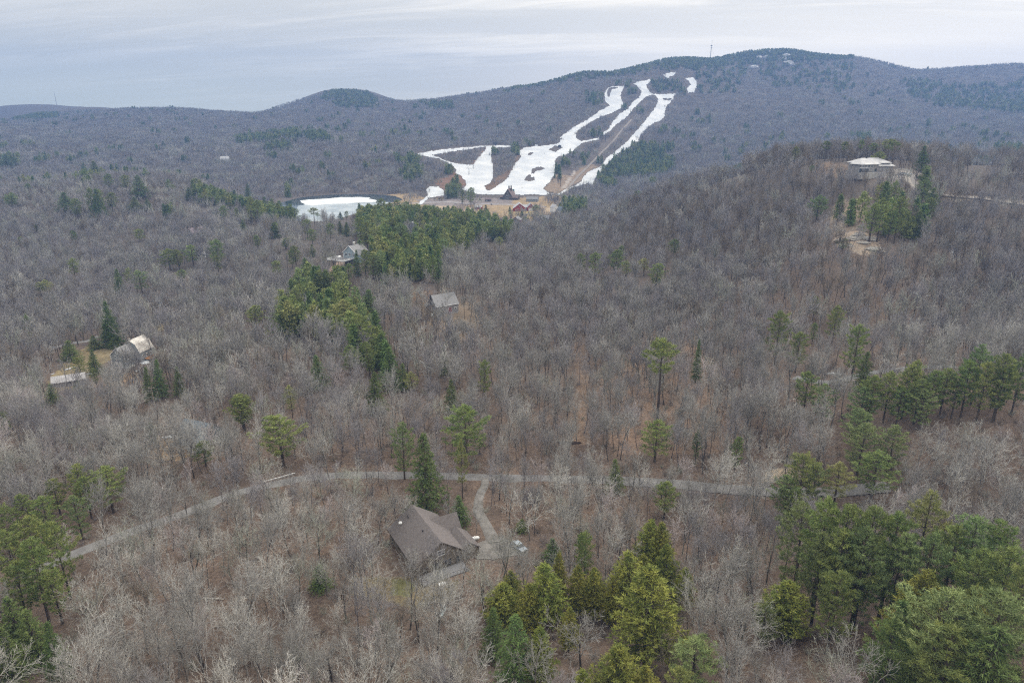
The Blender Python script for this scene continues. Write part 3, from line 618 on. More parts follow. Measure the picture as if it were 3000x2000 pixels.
def join_conifer(name, TR, BR, V, Fc, mt):
    """sticks + foliage triangles in one mesh (for distant trees and for crowns)"""
    me = bpy.data.meshes.new(name); segs = TR + BR; vs2, fs2, mi = [], [], []
    S = segs_mesh('tmp', segs, 3, mt[0]) if segs else None
    if S:
        co = np.zeros(len(S.vertices) * 3, np.float32); S.vertices.foreach_get('co', co); co = co.reshape(-1, 3)
        lv = np.zeros(len(S.loops), np.int32); S.loops.foreach_get('vertex_index', lv); q = lv.reshape(-1, 4)
        tri = np.concatenate([q[:, [0, 1, 2]], q[:, [0, 2, 3]]]); bpy.data.meshes.remove(S)
        verts = np.concatenate([co, V]); faces = np.concatenate([tri, Fc + len(co)]); mi = np.concatenate([np.zeros(len(tri), int), np.ones(len(Fc), int)])
    else: verts, faces, mi = V, Fc, np.ones(len(Fc), int)
    bpy.data.meshes.remove(me)
    return np_mesh(name, verts, faces, mt, mi)
CON = {}
def add_con(key, kind, needle, seeds, **kw):
    CON[key] = []
    for s in seeds:
        TR, BR, V, Fc = conifer(s, kind, **kw)
        CON[key].append((segs_mesh('trunk', TR, 7, conbark), join_conifer('crown', [], BR, V, Fc, [conbark, NEEDLE[needle]]), kw.get('h', 18.0), kw.get('w_', 4.2)))
add_con('pine', 'pine', 'pine', (1, 2, 3, 4), h=18.0, w_=4.6, crown0=.25, size=.42, width=.10, per=15)
add_con('pale', 'pine', 'pale', (5, 6), h=18.0, w_=4.2, crown0=.3, size=.42, width=.095, per=13)
add_con('blue', 'pine', 'blue', (7, 8), h=18.0, w_=4.4, crown0=.2, size=.42, width=.095, per=16)
add_con('high', 'pine', 'pine', (9,), h=18.0, w_=3.4, crown0=.62, size=.5, width=.14, per=11)
add_con('hemlock', 'hemlock', 'hemlock', (11, 12, 13), h=15.0, w_=3.8, crown0=.1, size=.36, width=.11, per=11)
add_con('cedar', 'cedar', 'cedar', (21, 22, 23), h=13.0, w_=3.0, crown0=.12, size=.34, width=.11, per=12)
print('conifer tris', {k_: [len(a[1].polygons) for a in v_] for k_, v_ in CON.items()})
far_con = []
for s, kd, nd in ((31, 'pine', 'pine'), (32, 'pine', 'blue'), (35, 'pine', 'pine'), (36, 'pine', 'pale'), (33, 'hemlock', 'hemlock'), (34, 'hemlock', 'hemlock'), (37, 'hemlock', 'hemlock')):
    TR, BR, V, Fc = conifer(s, kd, h=14.0, w_=3.6 if kd == 'pine' else 3.0, crown0=.15, size=1.1, width=.42, per=5, lod=.45)
    far_con.append(join_conifer('far_conifer', TR, [], V, Fc, [conbark, NEEDLE[nd]]))
# ------------------------------------------------------------ instancing of the countless rest
def proto_collection(name, meshes):
    c_ = bpy.data.collections.new(name)
    for i, m in enumerate(meshes):
        o = bpy.data.objects.new('%s_%02d' % (name, i), m); c_.objects.link(o)
    return c_
def scatter(name, pts, rot, scl, idx, coll):
    me = bpy.data.meshes.new(name); me.vertices.add(len(pts)); me.vertices.foreach_set('co', np.asarray(pts, np.float32).ravel())
    a = me.attributes.new('irot', 'FLOAT_VECTOR', 'POINT'); a.data.foreach_set('vector', np.asarray(rot, np.float32).ravel())
    a = me.attributes.new('iscl', 'FLOAT_VECTOR', 'POINT'); a.data.foreach_set('vector', np.asarray(scl, np.float32).ravel())
    a = me.attributes.new('iidx', 'INT', 'POINT'); a.data.foreach_set('value', np.asarray(idx, np.int32))
    me.update(); o = bpy.data.objects.new(name, me); col.objects.link(o)
    g_ = bpy.data.node_groups.new(name, 'GeometryNodeTree')
    g_.interface.new_socket('Geometry', in_out='INPUT', socket_type='NodeSocketGeometry'); g_.interface.new_socket('Geometry', in_out='OUTPUT', socket_type='NodeSocketGeometry')
    gi = g_.nodes.new('NodeGroupInput'); go = g_.nodes.new('NodeGroupOutput')
    ci = g_.nodes.new('GeometryNodeCollectionInfo'); ci.inputs['Collection'].default_value = coll; ci.inputs['Separate Children'].default_value = True; ci.inputs['Reset Children'].default_value = True
    ip = g_.nodes.new('GeometryNodeInstanceOnPoints'); ip.inputs['Pick Instance'].default_value = True
    def na(nm, ty):
        n = g_.nodes.new('GeometryNodeInputNamedAttribute'); n.data_type = ty; n.inputs['Name'].default_value = nm; return n.outputs['Attribute']
    er = g_.nodes.new('FunctionNodeEulerToRotation'); g_.links.new(na('irot', 'FLOAT_VECTOR'), er.inputs[0])
    g_.links.new(gi.outputs[0], ip.inputs['Points']); g_.links.new(ci.outputs[0], ip.inputs['Instance']); g_.links.new(na('iidx', 'INT'), ip.inputs['Instance Index'])
    g_.links.new(er.outputs[0], ip.inputs['Rotation']); g_.links.new(na('iscl', 'FLOAT_VECTOR'), ip.inputs['Scale']); g_.links.new(ip.outputs[0], go.inputs[0])
    md = o.modifiers.new('instances', 'NODES'); md.node_group = g_
    return o
# ============================================================ where things stand
# buildings: key -> (u, v of the base centre, clear radius)
SITES = {'brown': (1225, 1655, 10.2), 'cottage': (1290, 880, 10), 'deckhouse': (1045, 765, 9), 'darkroof': (1210, 682, 9), 'greyhouse': (365, 1085, 14), 'shed': (205, 1125, 7),
         'hidden': (590, 1290, 5.8), 'knoll': (2540, 508, 15), 'carpad': (1535, 1625, 4), 'lodge': (1490, 584, 17), 'barn': (1533, 617, 18), 'darkbarn': (1512, 652, 11), 'lowshed': (1483, 652, 9),
         'white': (1635, 624, 16), 'hut': (1402, 612, 8), 'farwhite': (2822, 452, 20), 'pinkroof': (577, 690, 7), 'smallwhite': (594, 748, 5), 'valley1': (660, 473, 9), 'valley2': (350, 513, 11), 'leftwhite': (478, 888, 6), 'car2': (2664, 516, 7), 'propane': (1391, 1582, 3)}
SITE = {k_: at(u, v) for k_, (u, v, r) in SITES.items()}
CONIFERS = [
 ('on the knoll slope left of the garden fence', None, ''),
 # (phrase, (ox, oy, scale), "x ytop ybase width kind")   kinds: p pine, y pale yellowish pine, b bluish pine, h hemlock, c cedar, t pine with a high crown
 ('on the hillside left of the grey cottage', (700, 800, 2.138), '95 205 360 100 p;300 140 400 185 h;355 95 300 80 p;640 70 250 110 p;660 165 390 145 y;810 100 290 115 h;770 260 560 170 p;900 370 560 110 h;690 450 640 110 p;810 430 660 100 p;945 460 725 125 h;1025 560 735 75 h;845 620 870 105 h;1080 615 760 75 y;495 510 720 95 h;320 700 860 70 y;1285 450 640 50 h;1330 660 880 75 h'),
 ('on the slope just above the road', (700, 800, 2.138), '20 770 990 130 p;255 895 1210 225 p;1540 540 800 80 p;1415 820 1215 245 p;1025 940 1290 130 b;1395 1040 1420 65 y'),
 ('between the road and the brown-roofed house', (900, 1250, 2.613), '900 55 640 215 h;1165 520 745 125 h;1640 700 800 90 h'),
 ('on the ridge just above the pond', (800, 540, 3.36), '400 230 390 115 t;440 285 360 60 t;330 340 530 95 p;380 440 590 90 p;20 370 530 65 p;125 530 640 80 p;215 605 810 105 p;385 590 710 65 h;560 380 530 90 p;660 360 490 60 h;720 370 510 70 h;660 270 350 50 h;720 262 350 50 p;845 235 340 80 t'),
 ('on the wooded ridge in front of the tan field', (800, 540, 3.36), '960 200 370 105 p;1065 140 390 115 p;1225 150 360 95 p;1310 165 370 105 p;1420 190 390 95 p;1500 210 430 85 p;1590 230 460 95 p;1680 250 490 95 p;1760 280 490 85 p;1820 290 510 85 p;1900 260 530 115 b;1980 330 530 95 p;2050 350 540 95 p;2120 380 550 95 p;2180 400 570 90 b;2240 410 570 80 p;2300 390 570 85 p;1520 400 630 135 h;1600 430 650 135 h;1420 470 690 120 h;1690 330 610 105 p;1780 420 600 100 p;1870 420 600 100 p;1380 200 420 90 b;1140 180 400 90 p'),
 ('around the house with white railed deck', (800, 540, 3.36), '860 330 610 125 p;920 370 650 125 p;1000 400 690 145 y;1100 380 650 135 p;1180 330 610 125 p;1260 380 650 115 b;1320 480 710 115 p;1080 560 830 135 p;1180 600 870 125 p;1270 620 890 145 p;1330 690 900 105 h;860 540 730 115 h;815 640 900 70 h;900 640 930 115 p;980 680 950 95 b;740 780 970 100 p;640 800 1030 130 p;1500 575 770 65 h;1550 600 800 65 h;1620 640 970 95 h;1480 720 970 135 p;1570 700 990 85 p;1050 640 900 110 b;1140 480 740 110 p'),
 ('on the slope below the white railed deck', (800, 540, 3.36), '480 850 1110 145 p;440 900 1110 110 y;660 970 1180 125 h;580 880 1090 95 p;310 720 990 115 h;250 840 1020 85 h;350 850 1010 75 h;30 750 910 105 p;180 640 830 70 p'),
 ('in the bare woods below the right-hand ridge', (800, 540, 3.36), '1910 540 710 85 p;2230 515 630 80 y;1190 380 610 110 b'),
 ('on the valley floor by the farm buildings', (1200, 520, 4.704), '725 165 400 75 p;840 140 405 130 p;640 130 290 60 h;590 0 150 90 h;530 170 290 80 h;970 275 315 25 h;1050 375 600 100 h;1380 390 470 35 h;1390 470 560 90 b;1550 460 570 70 h;1740 375 510 95 b;2070 340 410 75 h;1600 540 640 150 b;1720 540 620 160 b;1850 545 610 150 p;2120 440 530 90 b;2200 400 490 120 p;2290 390 450 80 h;1900 550 600 80 y'),
 ('along the crest of the far left ridge', (0, 200, 1.809), '345 655 770 75 h;400 690 800 65 p;475 610 800 55 p;510 630 800 60 h;530 640 800 40 p;585 660 760 65 p;570 560 650 45 p;660 565 650 50 p;735 565 690 70 h;715 680 760 60 h;780 690 755 35 h;890 590 650 30 p;915 615 665 25 p;60 660 740 80 p;30 455 530 80 h;500 490 590 50 h;440 500 560 28 h;145 610 660 28 p;190 830 870 20 p'),
 ('in the pine belt left of the frozen pond', (0, 200, 1.809), '1000 630 700 42 h;1035 630 690 40 p;1070 628 700 55 h;1110 635 710 50 h;1150 640 715 50 p;1190 640 720 60 h;1240 645 720 50 h;1310 610 700 35 h;1280 670 740 40 p;1335 680 800 42 p;1360 700 830 60 p;1400 680 770 45 h;1440 690 790 50 h;1480 700 800 55 h;1520 730 810 50 p;1560 740 820 55 p;1180 730 810 50 p;1255 740 810 25 p;1330 740 830 50 y'),
 ('in the bare woods of the left valley', (0, 200, 1.809), '1450 820 900 55 h;1360 885 960 48 p;1285 800 860 32 h;1510 900 960 42 p;1145 905 1050 78 p;1015 935 1050 78 p;890 955 1070 105 p;735 850 920 68 p;390 860 930 38 p;105 890 950 28 p;385 1005 1110 60 p;240 1120 1200 60 y;620 1060 1200 50 h;680 1060 1170 50 p;740 1070 1190 75 b;960 1065 1130 62 p;865 385 425 22 h;985 360 405 22 h;940 960 1070 60 p;1150 990 1090 50 p'),
 ('around the house with white garage door', (0, 800, 2.352), '750 190 505 95 h;740 340 505 115 h;640 430 525 95 h;470 460 600 125 h;635 525 685 70 h;545 580 730 90 p;650 650 790 50 p;345 760 900 80 h;1085 590 860 80 h;1010 640 880 70 h;1220 640 850 70 h;20 950 1120 85 p;270 60 150 80 y;190 280 470 60 b;530 740 830 60 h;780 440 520 60 h'),
 ('beside the blue-roofed hidden house', (0, 800, 2.352), '1655 830 1070 150 p;1400 1150 1330 140 p;1040 1030 1200 60 b;2000 770 1000 60 y'),
 ('in the stand on the left edge', (0, 1300, 2.24), '505 140 430 125 p;700 140 450 195 p;360 225 490 145 p;560 210 490 125 p;150 330 640 165 p;290 340 650 185 p;500 340 630 155 b;20 400 740 160 p;190 480 920 240 p;380 510 1020 200 p;60 560 1010 220 p;230 640 1170 260 p;110 780 1190 230 p;350 820 1180 200 p;90 1000 1400 180 h;200 1080 1440 170 h;30 1200 1560 160 h;330 1160 1560 120 h'),
 ('above the right part of the road', (1700, 700, 1.809), '80 70 220 75 p;0 75 190 60 p;190 60 195 80 p;215 35 140 40 p;245 110 215 60 y;340 100 195 65 y;405 130 270 95 p;500 0 95 60 p;430 530 960 140 t;625 530 760 45 h;1245 300 430 50 p;1355 350 570 80 p;1055 380 670 115 p;1160 490 710 105 p;1470 450 750 115 p;1515 590 790 80 h;1205 700 930 115 p;1300 770 970 105 b;405 960 1180 150 p;620 1010 1190 45 b;830 1050 1260 65 p;190 1160 1340 75 h;455 1280 1490 115 p;1240 440 560 40 p'),
 ('in the row by the pale side road', (1700, 700, 1.809), '1550 720 980 125 p;1500 780 990 125 b;1640 700 970 115 p;1740 670 950 115 p;1800 740 980 125 p;1780 640 920 95 p;1870 700 950 105 p;1940 690 930 105 p;1820 800 1010 115 b;2060 650 950 125 p;2120 560 880 115 b;2150 650 970 125 p;2250 610 960 145 p;2230 680 970 115 p;2340 600 930 105 p;1480 900 1100 125 b;2000 720 950 85 p;1700 780 990 100 p'),
 ('where the road bends out of sight', (1700, 700, 1.809), '1500 970 1250 155 b;1660 990 1240 125 b;1570 1140 1390 185 p;1250 1180 1420 115 b;1180 1140 1460 165 p;1370 1180 1420 125 y;1100 1250 1480 130 b;1130 1330 1520 120 p'),
 ('in the tall stand on the lower right', (1700, 1250, 1.809), '1180 410 920 240 b;1290 370 980 240 p;1400 420 1010 240 p;1530 420 1050 250 p;1660 450 1030 250 p;1500 540 1100 250 b;1390 570 1080 250 p;1830 340 920 230 y;1690 560 1080 220 b;2080 470 980 260 b;2230 510 1000 240 p;1980 520 1000 220 p;2100 640 1120 260 p;2250 660 1170 270 p;1830 560 1080 220 b;1280 560 1050 200 b;1360 760 1200 200 p'),
 ('in the lower right corner of the woods', (1700, 1250, 1.809), '1810 750 1290 220 c;2080 840 1340 180 c;1900 850 1480 380 b;2230 890 1530 370 b;1700 920 1370 190 h;1650 1020 1470 210 p;1950 1060 1580 330 p;2330 740 1270 240 p;2150 1060 1620 300 h'),
 ('in the yellow-green cedar thicket', (1700, 1250, 1.809), '370 485 780 125 c;430 500 790 110 c;460 620 920 115 c;265 660 1020 165 c;370 740 1270 260 c;555 740 970 95 c;75 740 930 95 c;10 560 880 90 p;340 670 940 100 c'),
 ('standing apart near the bottom edge', (1700, 1250, 1.809), '1095 810 1110 195 c;610 1110 1440 235 b;200 1150 1530 200 c;345 1260 1560 130 c;10 1270 1560 110 c;530 1270 1560 150 p;980 930 1180 130 b'),
 ('right of the car below the brown-roofed house', (900, 1250, 2.613), '1830 1030 1520 235 c;1925 950 1420 115 c;1490 1190 1500 205 c;1570 1095 1370 135 c;1700 1190 1570 165 c;2070 1050 1470 145 c;2200 1100 1470 135 c;2330 1120 1520 115 c;2130 790 1200 155 y;2010 1370 1720 125 c;1600 1440 1980 230 h;1880 850 1030 110 h;1780 1520 1980 180 c;1420 1380 1780 150 h'),
 ('left of the lawn behind the brown-roofed house', (900, 1250, 2.613), '95 1060 1240 125 h'),
 ('on the knoll below the hilltop house', (2100, 380, 2.613), '1260 400 640 100 y;1365 390 650 90 p;1200 560 860 145 p;1265 520 860 110 p;1400 510 870 120 p;1335 620 860 120 p;1440 600 830 100 p;1590 370 570 90 b;1650 440 650 105 h;1630 520 730 110 p;1540 620 830 120 h;780 500 700 120 b;970 830 930 70 p;1500 660 830 90 h'),
 ('on the hilltop behind the pale-roofed house', (2100, 380, 2.613), '1240 165 300 90 p;1585 120 320 82 h;605 130 260 55 p;1320 70 260 105 t;1360 90 270 80 t;980 90 250 50 t;1105 75 250 35 t;170 255 350 48 p;100 285 360 26 p;1740 190 280 55 p;2000 190 270 70 p;2130 180 270 80 p;2060 195 270 60 p;730 270 330 60 p;840 85 240 55 t;1200 100 250 60 t;1865 95 175 65 h;1780 110 180 45 h'),
]
KN = {'p': 'pine', 'y': 'pale', 'b': 'blue', 'h': 'hemlock', 'c': 'cedar', 't': 'high'}
KW = {'p': ('pine_tree', 'green pine', 'pine'), 'y': ('pine_tree', 'yellowish pine', 'pine'), 'b': ('pine_tree', 'grey-green pine', 'pine'), 'h': ('hemlock_tree', 'dark evergreen', 'evergreen'), 'c': ('cedar_tree', 'yellow-green cedar', 'cedar'), 't': ('pine_tree', 'high-crowned pine', 'pine')}
ORD = ['first', 'second', 'third', 'fourth', 'fifth', 'sixth', 'seventh', 'eighth', 'ninth', 'tenth', 'eleventh', 'twelfth', 'thirteenth', 'fourteenth', 'fifteenth', 'sixteenth', 'seventeenth', 'eighteenth', 'nineteenth', 'twentieth', 'twenty-first', 'twenty-second', 'twenty-third', 'twenty-fourth']
def tree_object(name, loc, rz, scl, trunk, crown, lean=(0, 0)):
    o = bpy.data.objects.new(name, None); col.objects.link(o); o.empty_display_size = 0.5
    o.location = loc; o.rotation_euler = (lean[0], lean[1], rz); o.scale = scl
    for nm, me in (('trunk', trunk), ('crown', crown)):
        c_ = bpy.data.objects.new(nm, me); col.objects.link(c_); c_.parent = o
    return o
CON_XY = []; CON_IM = []
rc = np.random.RandomState(5)
for phrase, tf, txt in CONIFERS:
    if not txt: continue
    ox, oy, s_ = tf; items = []
    for e_ in txt.split(';'):
        x, yt, yb, w_, k_ = e_.split(); items.append((ox + float(x) / s_, oy + float(yt) / s_, oy + float(yb) / s_, float(w_) / s_, k_))
    U = np.array([i[0] for i in items]); VB = np.array([i[2] for i in items]); U0 = U.copy(); VT = np.array([i[1] for i in items])
    for _ in range(3):
        x, y, z, ok = cast(U0, VB); _t, et = ray(U, VT); Hh = CAMZ + et * y - z; uc, _v = proj(x, y, z + Hh * .7); U0 = U0 + (U - uc)
    x, y, z, ok = cast(U0, VB)
    kinds = {}
    for i, it in enumerate(items): kinds.setdefault(it[4], []).append(i)
    for kk, ids in kinds.items():
        ids.sort(key=lambda i: items[i][0])
        for n_, i in enumerate(ids):
            u, vt, vb, wp, k_ = items[i]; t_, e_top = ray(u, vt); X0, Y0, Z0 = x[i], y[i], z[i]
            H = CAMZ + float(e_top) * Y0 - Z0; dist = math.hypot(Y0, CAMZ - Z0); Wm = wp / F * math.hypot(Y0, math.hypot(X0 * 0, CAMZ - Z0))
            H = min(max(H, 2.0), 30.0)
            pr = CON[KN[k_]]; tr, cr, h0, w0 = pr[(i * 7 + n_) % len(pr)]
            sw = Wm / (2 * w0 * (0.62 if k_ in 'ch' else 0.80 if Y0 < 150 else 0.66)); sh = H / h0; sw = min(max(sw, sh * .45), sh * 2.2)
            nm, lk, cat = KW[k_]
            o = tree_object(nm, (X0, Y0, Z0 - .2), rc.uniform(0, 6.28), (sw, sw, sh), tr, cr)
            lab = ('%s %s' % (lk, phrase)) if len(ids) == 1 else ('%s %s from the left %s' % (ORD[n_], lk, phrase))
            tag(o, lab, cat, '%ss %s' % (lk, phrase))
            CON_XY.append((X0, Y0, Wm / 2)); uc_, vc_ = proj(X0, Y0, Z0 + H * .62); u2_, v2_ = proj(X0, Y0, Z0 + H); CON_IM.append((float(uc_), float(vc_), wp * .5, abs(float(v2_ - vc_)) * 1.15 + 2))
CON_XY = np.array(CON_XY); CON_IM = np.array(CON_IM)
print('conifers', len(CON_XY))
# ------------------------------------------------------------ leafless forest
Ecum = np.maximum.accumulate((ZG + 4 - CAMZ) / np.exp(GY)[None], axis=1)
def visible(x, y, z, h, margin=0.004):
    a = (np.clip(x / y, -1.499, 1.499) + 1.5) / (GT[1] - GT[0]); b_ = (np.log(y) - GY[0]) / (GY[1] - GY[0])
    i = np.clip(np.round(a).astype(int), 0, len(GT) - 1); j = np.clip(b_.astype(int) - 2, 0, len(GY) - 1)
    return (z + h - CAMZ) / y > Ecum[i, j] - margin - 1.5 / y
OPEN = [  # (polygon in sight, y0, y1, share of trees kept)
 (z1([(60,1050),(250,1040),(330,1080),(640,1055),(1050,1055),(1080,1120),(1020,1200),(860,1200),(700,1215),(560,1300),(330,1300),(100,1200)]), 740, 1150, .12),
 (z1([(1020,1120),(1150,1120),(1180,1185),(1030,1200)]), 740, 1000, .05),
 (z1([(700,1120),(870,1120),(870,1200),(700,1220)]), 740, 1000, .8),
 (z1([(900,1060),(1110,1060),(1130,1110),(900,1110)]), 740, 1100, .6),
 (PAINT[5][0], 900, 1600, .08), (PAINT[6][0], 1050, 2000, .75), (PAINT[8][0], 950, 1500, .05), (PAINT[9][0], 950, 1400, .15), (PAINT[10][0], 950, 1500, .15),
 ([(1225,890),(1300,905),(1400,880),(1440,930),(1390,1010),(1290,980),(1210,920)], 250, 345, .4),
 ([(1680,990),(1715,990),(1725,1120),(1735,1320),(1650,1320),(1668,1200),(1690,1120)], 180, 300, .15),
 ([(2250,1372),(2330,1362),(2345,1400),(2300,1412),(2225,1408)], 150, 200, .1),
 (z5([(350,1110),(1150,1160),(1120,1340),(800,1400),(560,1330),(330,1290)]), 100, 150, .6),
 (z5([(560,420),(1000,420),(1250,560),(1250,700),(1100,760),(640,760),(400,950),(380,760),(560,560)]), 120, 185, .65),
 (z5([(1250,1040),(1560,1040),(1700,1100),(1500,1250),(1100,1200)]), 110, 150, .4),
 ([(2440,600),(2500,560),(2560,600),(2540,650),(2590,700),(2600,750),(2530,755),(2430,725),(2420,650)], 300, 420, .35),
 ([(2390,475),(2480,480),(2500,530),(2400,530)], 400, 520, .3), ([(2480,500),(2700,500),(2700,550),(2470,555)], 360, 480, .1),
 ([(190,1045),(250,1010),(345,1000),(440,1040),(430,1100),(330,1130),(260,1110),(150,1170),(110,1130)], 230, 340, .15),
 ([(440,960),(520,930),(530,948),(450,980)], 300, 420, .1), ([(440,1270),(560,1260),(570,1330),(520,1360),(440,1350)], 180, 250, .8),
 ([(950,800),(1010,740),(1090,760),(1080,830),(960,835)], 380, 470, .1), ([(800,572),(860,566),(1150,590),(1130,612),(1080,660),(830,660),(790,625)], 640, 1000, .0), ([(1040,600),(1250,596),(1250,660),(1040,660)], 740, 950, .1) ,
 ([(300,1640),(700,1480),(900,1500),(880,1700),(700,1850),(400,1900)], 100, 160, .8),
]
rb = np.random.RandomState(3)
def forest_points(y0, y1, sp0, sp1):
    """jittered rows whose spacing grows with distance"""
    out = []; y = y0
    while y < y1:
        s = sp0 + (sp1 - sp0) * (y - y0) / (y1 - y0); xm = y * 1.06 + 6; n = int(2 * xm / s); x = np.linspace(-xm, xm, n)
        out.append(np.stack([x + rb.uniform(-.48, .48, n) * s, y + rb.uniform(-.48, .48, n) * s], 1)); y += s
    return np.concatenate(out)
def keep(P, far=False, pad=0.0):
    x, y = P[:, 0], P[:, 1]; z = zf(x, y); u, v = proj(x, y, z); k_ = np.ones(len(P)); r = rb.uniform(0, 1, len(P))
    for poly, a, b_, sh in OPEN: k_ = np.where(inpoly(u, v, poly) & (y > a) & (y < b_), np.minimum(k_, sh), k_)
    ok = r < k_
    for C, hw in ROADS:
        hw = hw * .62
        m = (y > C[:, 1].min() - 30) & (y < C[:, 1].max() + 30) & (x > C[:, 0].min() - 30) & (x < C[:, 0].max() + 30) & ok; ids = np.nonzero(m)[0]
        for a in range(0, len(ids), 4000):
            q = ids[a:a + 4000]; d = np.sqrt(((P[q, None] - C[None, ::2]) ** 2).sum(2)).min(1); ok[q[d < hw + pad]] = False
    for k2, (sx, sy, sz) in SITE.items(): ok &= (x - sx) ** 2 + (y - sy) ** 2 > SITES[k2][2] ** 2
    ok &= poly_sd(x, y, POND) > 6; ok &= poly_sd(x, y, AP_W) > 1.5
    m = ok & (y > 900); sn = np.zeros(len(P), bool)
    if m.any():
        uu, vv = u[m], v[m]; s = np.zeros(m.sum(), bool)
        for du, dv in ((0, 0), (4, 0), (-4, 0), (0, 2), (0, -4), (0, -8)): s |= in_snow(uu + du, vv + dv)
        sn[m] = s
    ok &= ~sn
    return P[ok]
def conifer_gap(P, f=.55):
    ok = np.ones(len(P), bool)
    for cx, cyy, cr in CON_XY: ok &= (P[:, 0] - cx) ** 2 + (P[:, 1] - cyy) ** 2 > max(1.2, cr * f) ** 2
    return P[ok]
A = conifer_gap(keep(forest_points(78, 235, 4.45, 4.6), pad=.8), .95)
B = conifer_gap(keep(forest_points(235, 660, 4.9, 6.1), pad=1.0), .9)
Cc = keep(forest_points(660, 2560, 10.5, 15.0), pad=5)
def filt(P, h):
    z = zf(P[:, 0], P[:, 1]); return P[visible(P[:, 0], P[:, 1], z, h)]
def clear_sight(P, h):
    """leafless trees standing close in front of an evergreen crown are mostly absent"""
    u_, v_ = proj(P[:, 0], P[:, 1], zf(P[:, 0], P[:, 1]) + h); hit = np.zeros(len(P), bool)
    for (cu, cv, a, b_), (cx, cyy, cr) in zip(CON_IM, CON_XY): hit |= (((u_ - cu) / (a * 1.2 + 4)) ** 2 + ((v_ - cv) / (b_ * 1.1)) ** 2 < 1) & (P[:, 1] < cyy + 3)
    return P[~(hit & (rb.uniform(0, 1, len(P)) < .9))]
A = clear_sight(clear_sight(A, 9), 13); B = clear_sight(clear_sight(B, 9), 13)
A = filt(A, 16); B = filt(B, 16); Cc = filt(Cc, 12)
# the densest evergreen patches of the far slopes replace leafless clumps
DARK = [(z1([(1290,860),(1440,800),(1500,770),(1600,730),(1760,720),(1860,820),(1860,900),(1700,930),(1500,930),(1380,960)]), .9), (z1([(1130,830),(1190,820),(1240,860),(1220,930),(1130,940)]), .9), (z1([(130,800),(270,810),(280,940),(200,960),(150,900)]), .7),
        (z1([(450,880),(520,870),(520,1000),(470,1050),(430,1040)]), .8), (z1([(1250,670),(1400,640),(1420,700),(1260,715)]), .4), (z1([(1280,800),(1360,790),(1360,860),(1300,870)]), .8), (z1([(1700,330),(1900,320),(1940,410),(1760,415)]), .85), (z1([(1540,375),(1630,375),(1650,440),(1560,450)]), .6),
        (z1([(1480,330),(1600,330),(1600,362),(1480,362)]), .6), (z1([(1290,400),(1430,400),(1420,480),(1330,470)]), .75), (z1([(850,740),(890,740),(890,780),(850,790)]), .8), (z1([(730,750),(770,760),(770,800),(740,800)]), .8),
        (z1([(1770,740),(1850,730),(1850,800),(1780,800)]), .6), (z1([(1430,960),(1500,950),(1500,990),(1430,990)]), .8), (z1([(1180,1090),(1330,1090),(1320,1150),(1180,1180)]), .7),
        ([(950,255),(1060,262),(1110,290),(1090,312),(1000,312),(940,290)], .75), ([(680,405),(880,375),(890,400),(700,425)], .45), ([(780,420),(850,415),(850,435),(770,440)], .7), ([(900,390),(960,392),(960,410),(900,410)], .8), ([(1260,295),(1330,295),(1330,315),(1260,315)], .7),
        ([(2660,245),(3000,240),(3000,330),(2750,310),(2660,280)], .5), ([(2200,180),(2500,180),(2500,260),(2250,250)], .35), ([(2030,190),(2200,180),(2150,270),(2040,270)], .45), ([(2640,225),(2760,235),(2700,260)], .4), ([(30,330),(170,330),(170,345),(40,350)], .8), ([(0,455),(50,455),(50,480),(0,480)], .8),
        ([(2180,130),(2500,130),(2500,172),(2180,185)], .85), ([(1950,150),(2200,130),(2200,185),(1950,205)], .85), ([(1500,240),(1960,165),(1960,200),(1500,262)], .45), ([(2920,430),(3000,430),(3000,450),(2920,450)], .8), ([(2500,395),(2540,395),(2540,420),(2500,420)], .5)]
zC = zf(Cc[:, 0], Cc[:, 1]); uC, vC = proj(Cc[:, 0], Cc[:, 1], zC + 5); pd = 0.008 + 0.06 * (vnoise(Cc[:, 0] / 90, Cc[:, 1] / 120, 77) > .72)
for P_, s_ in DARK: pd = np.where(inpoly(uC, vC, P_), s_, pd)
isd = rb.uniform(0, 1, len(Cc)) < pd; D_ = Cc[isd]; Cc = Cc[~isd]
# where evergreens are dense add more of them between
ex = []
for q in D_:
    n = 5 if True else 1
    for _ in range(n): ex.append(q + rb.uniform(-5.5, 5.5, 2))
D_ = np.array(ex)
dz = zf(D_[:, 0], D_[:, 1]); du, dv = proj(D_[:, 0], D_[:, 1], dz)
D_ = D_[~in_snow(du, dv) & (poly_sd(D_[:, 0], D_[:, 1], POND) > 4)]
# dense evergreen belts on the middle ridge: the smaller trees between those listed above
FILL = [([(1050,650),(1100,635),(1250,640),(1400,655),(1500,680),(1500,705),(1400,715),(1340,740),(1310,790),(1220,830),(1100,860),(1060,820),(1110,740),(1050,700)], 380, 720, 6.0, .85),
        ([(800,940),(880,860),(1000,820),(1060,860),(1060,940),(1110,1010),(1190,1130),(1080,1130),(1020,1040),(900,1010),(820,990)], 250, 500, 6.8, .8), ([(560,570),(700,590),(800,610),(870,650),(800,660),(700,620),(580,600)], 600, 800, 7, .85),
        ([(2430,640),(2560,600),(2720,560),(2720,690),(2600,720),(2570,700)], 300, 430, 8, .5)]
ff = []
for P_, a_, b_, s__, sh in FILL:
    g_ = np.array([(q, w2) for w2 in np.arange(a_, b_, s__) for q in np.arange(-w2 * .9, w2 * .9, s__)]) + rb.uniform(-.45, .45, (len(np.arange(a_, b_, s__)) and sum(len(np.arange(-w2 * .9, w2 * .9, s__)) for w2 in np.arange(a_, b_, s__)), 2)) * s__
    gu, gv = proj(g_[:, 0], g_[:, 1], zf(g_[:, 0], g_[:, 1])); m = inpoly(gu, gv, P_) & (rb.uniform(0, 1, len(g_)) < sh); ff.append(g_[m])
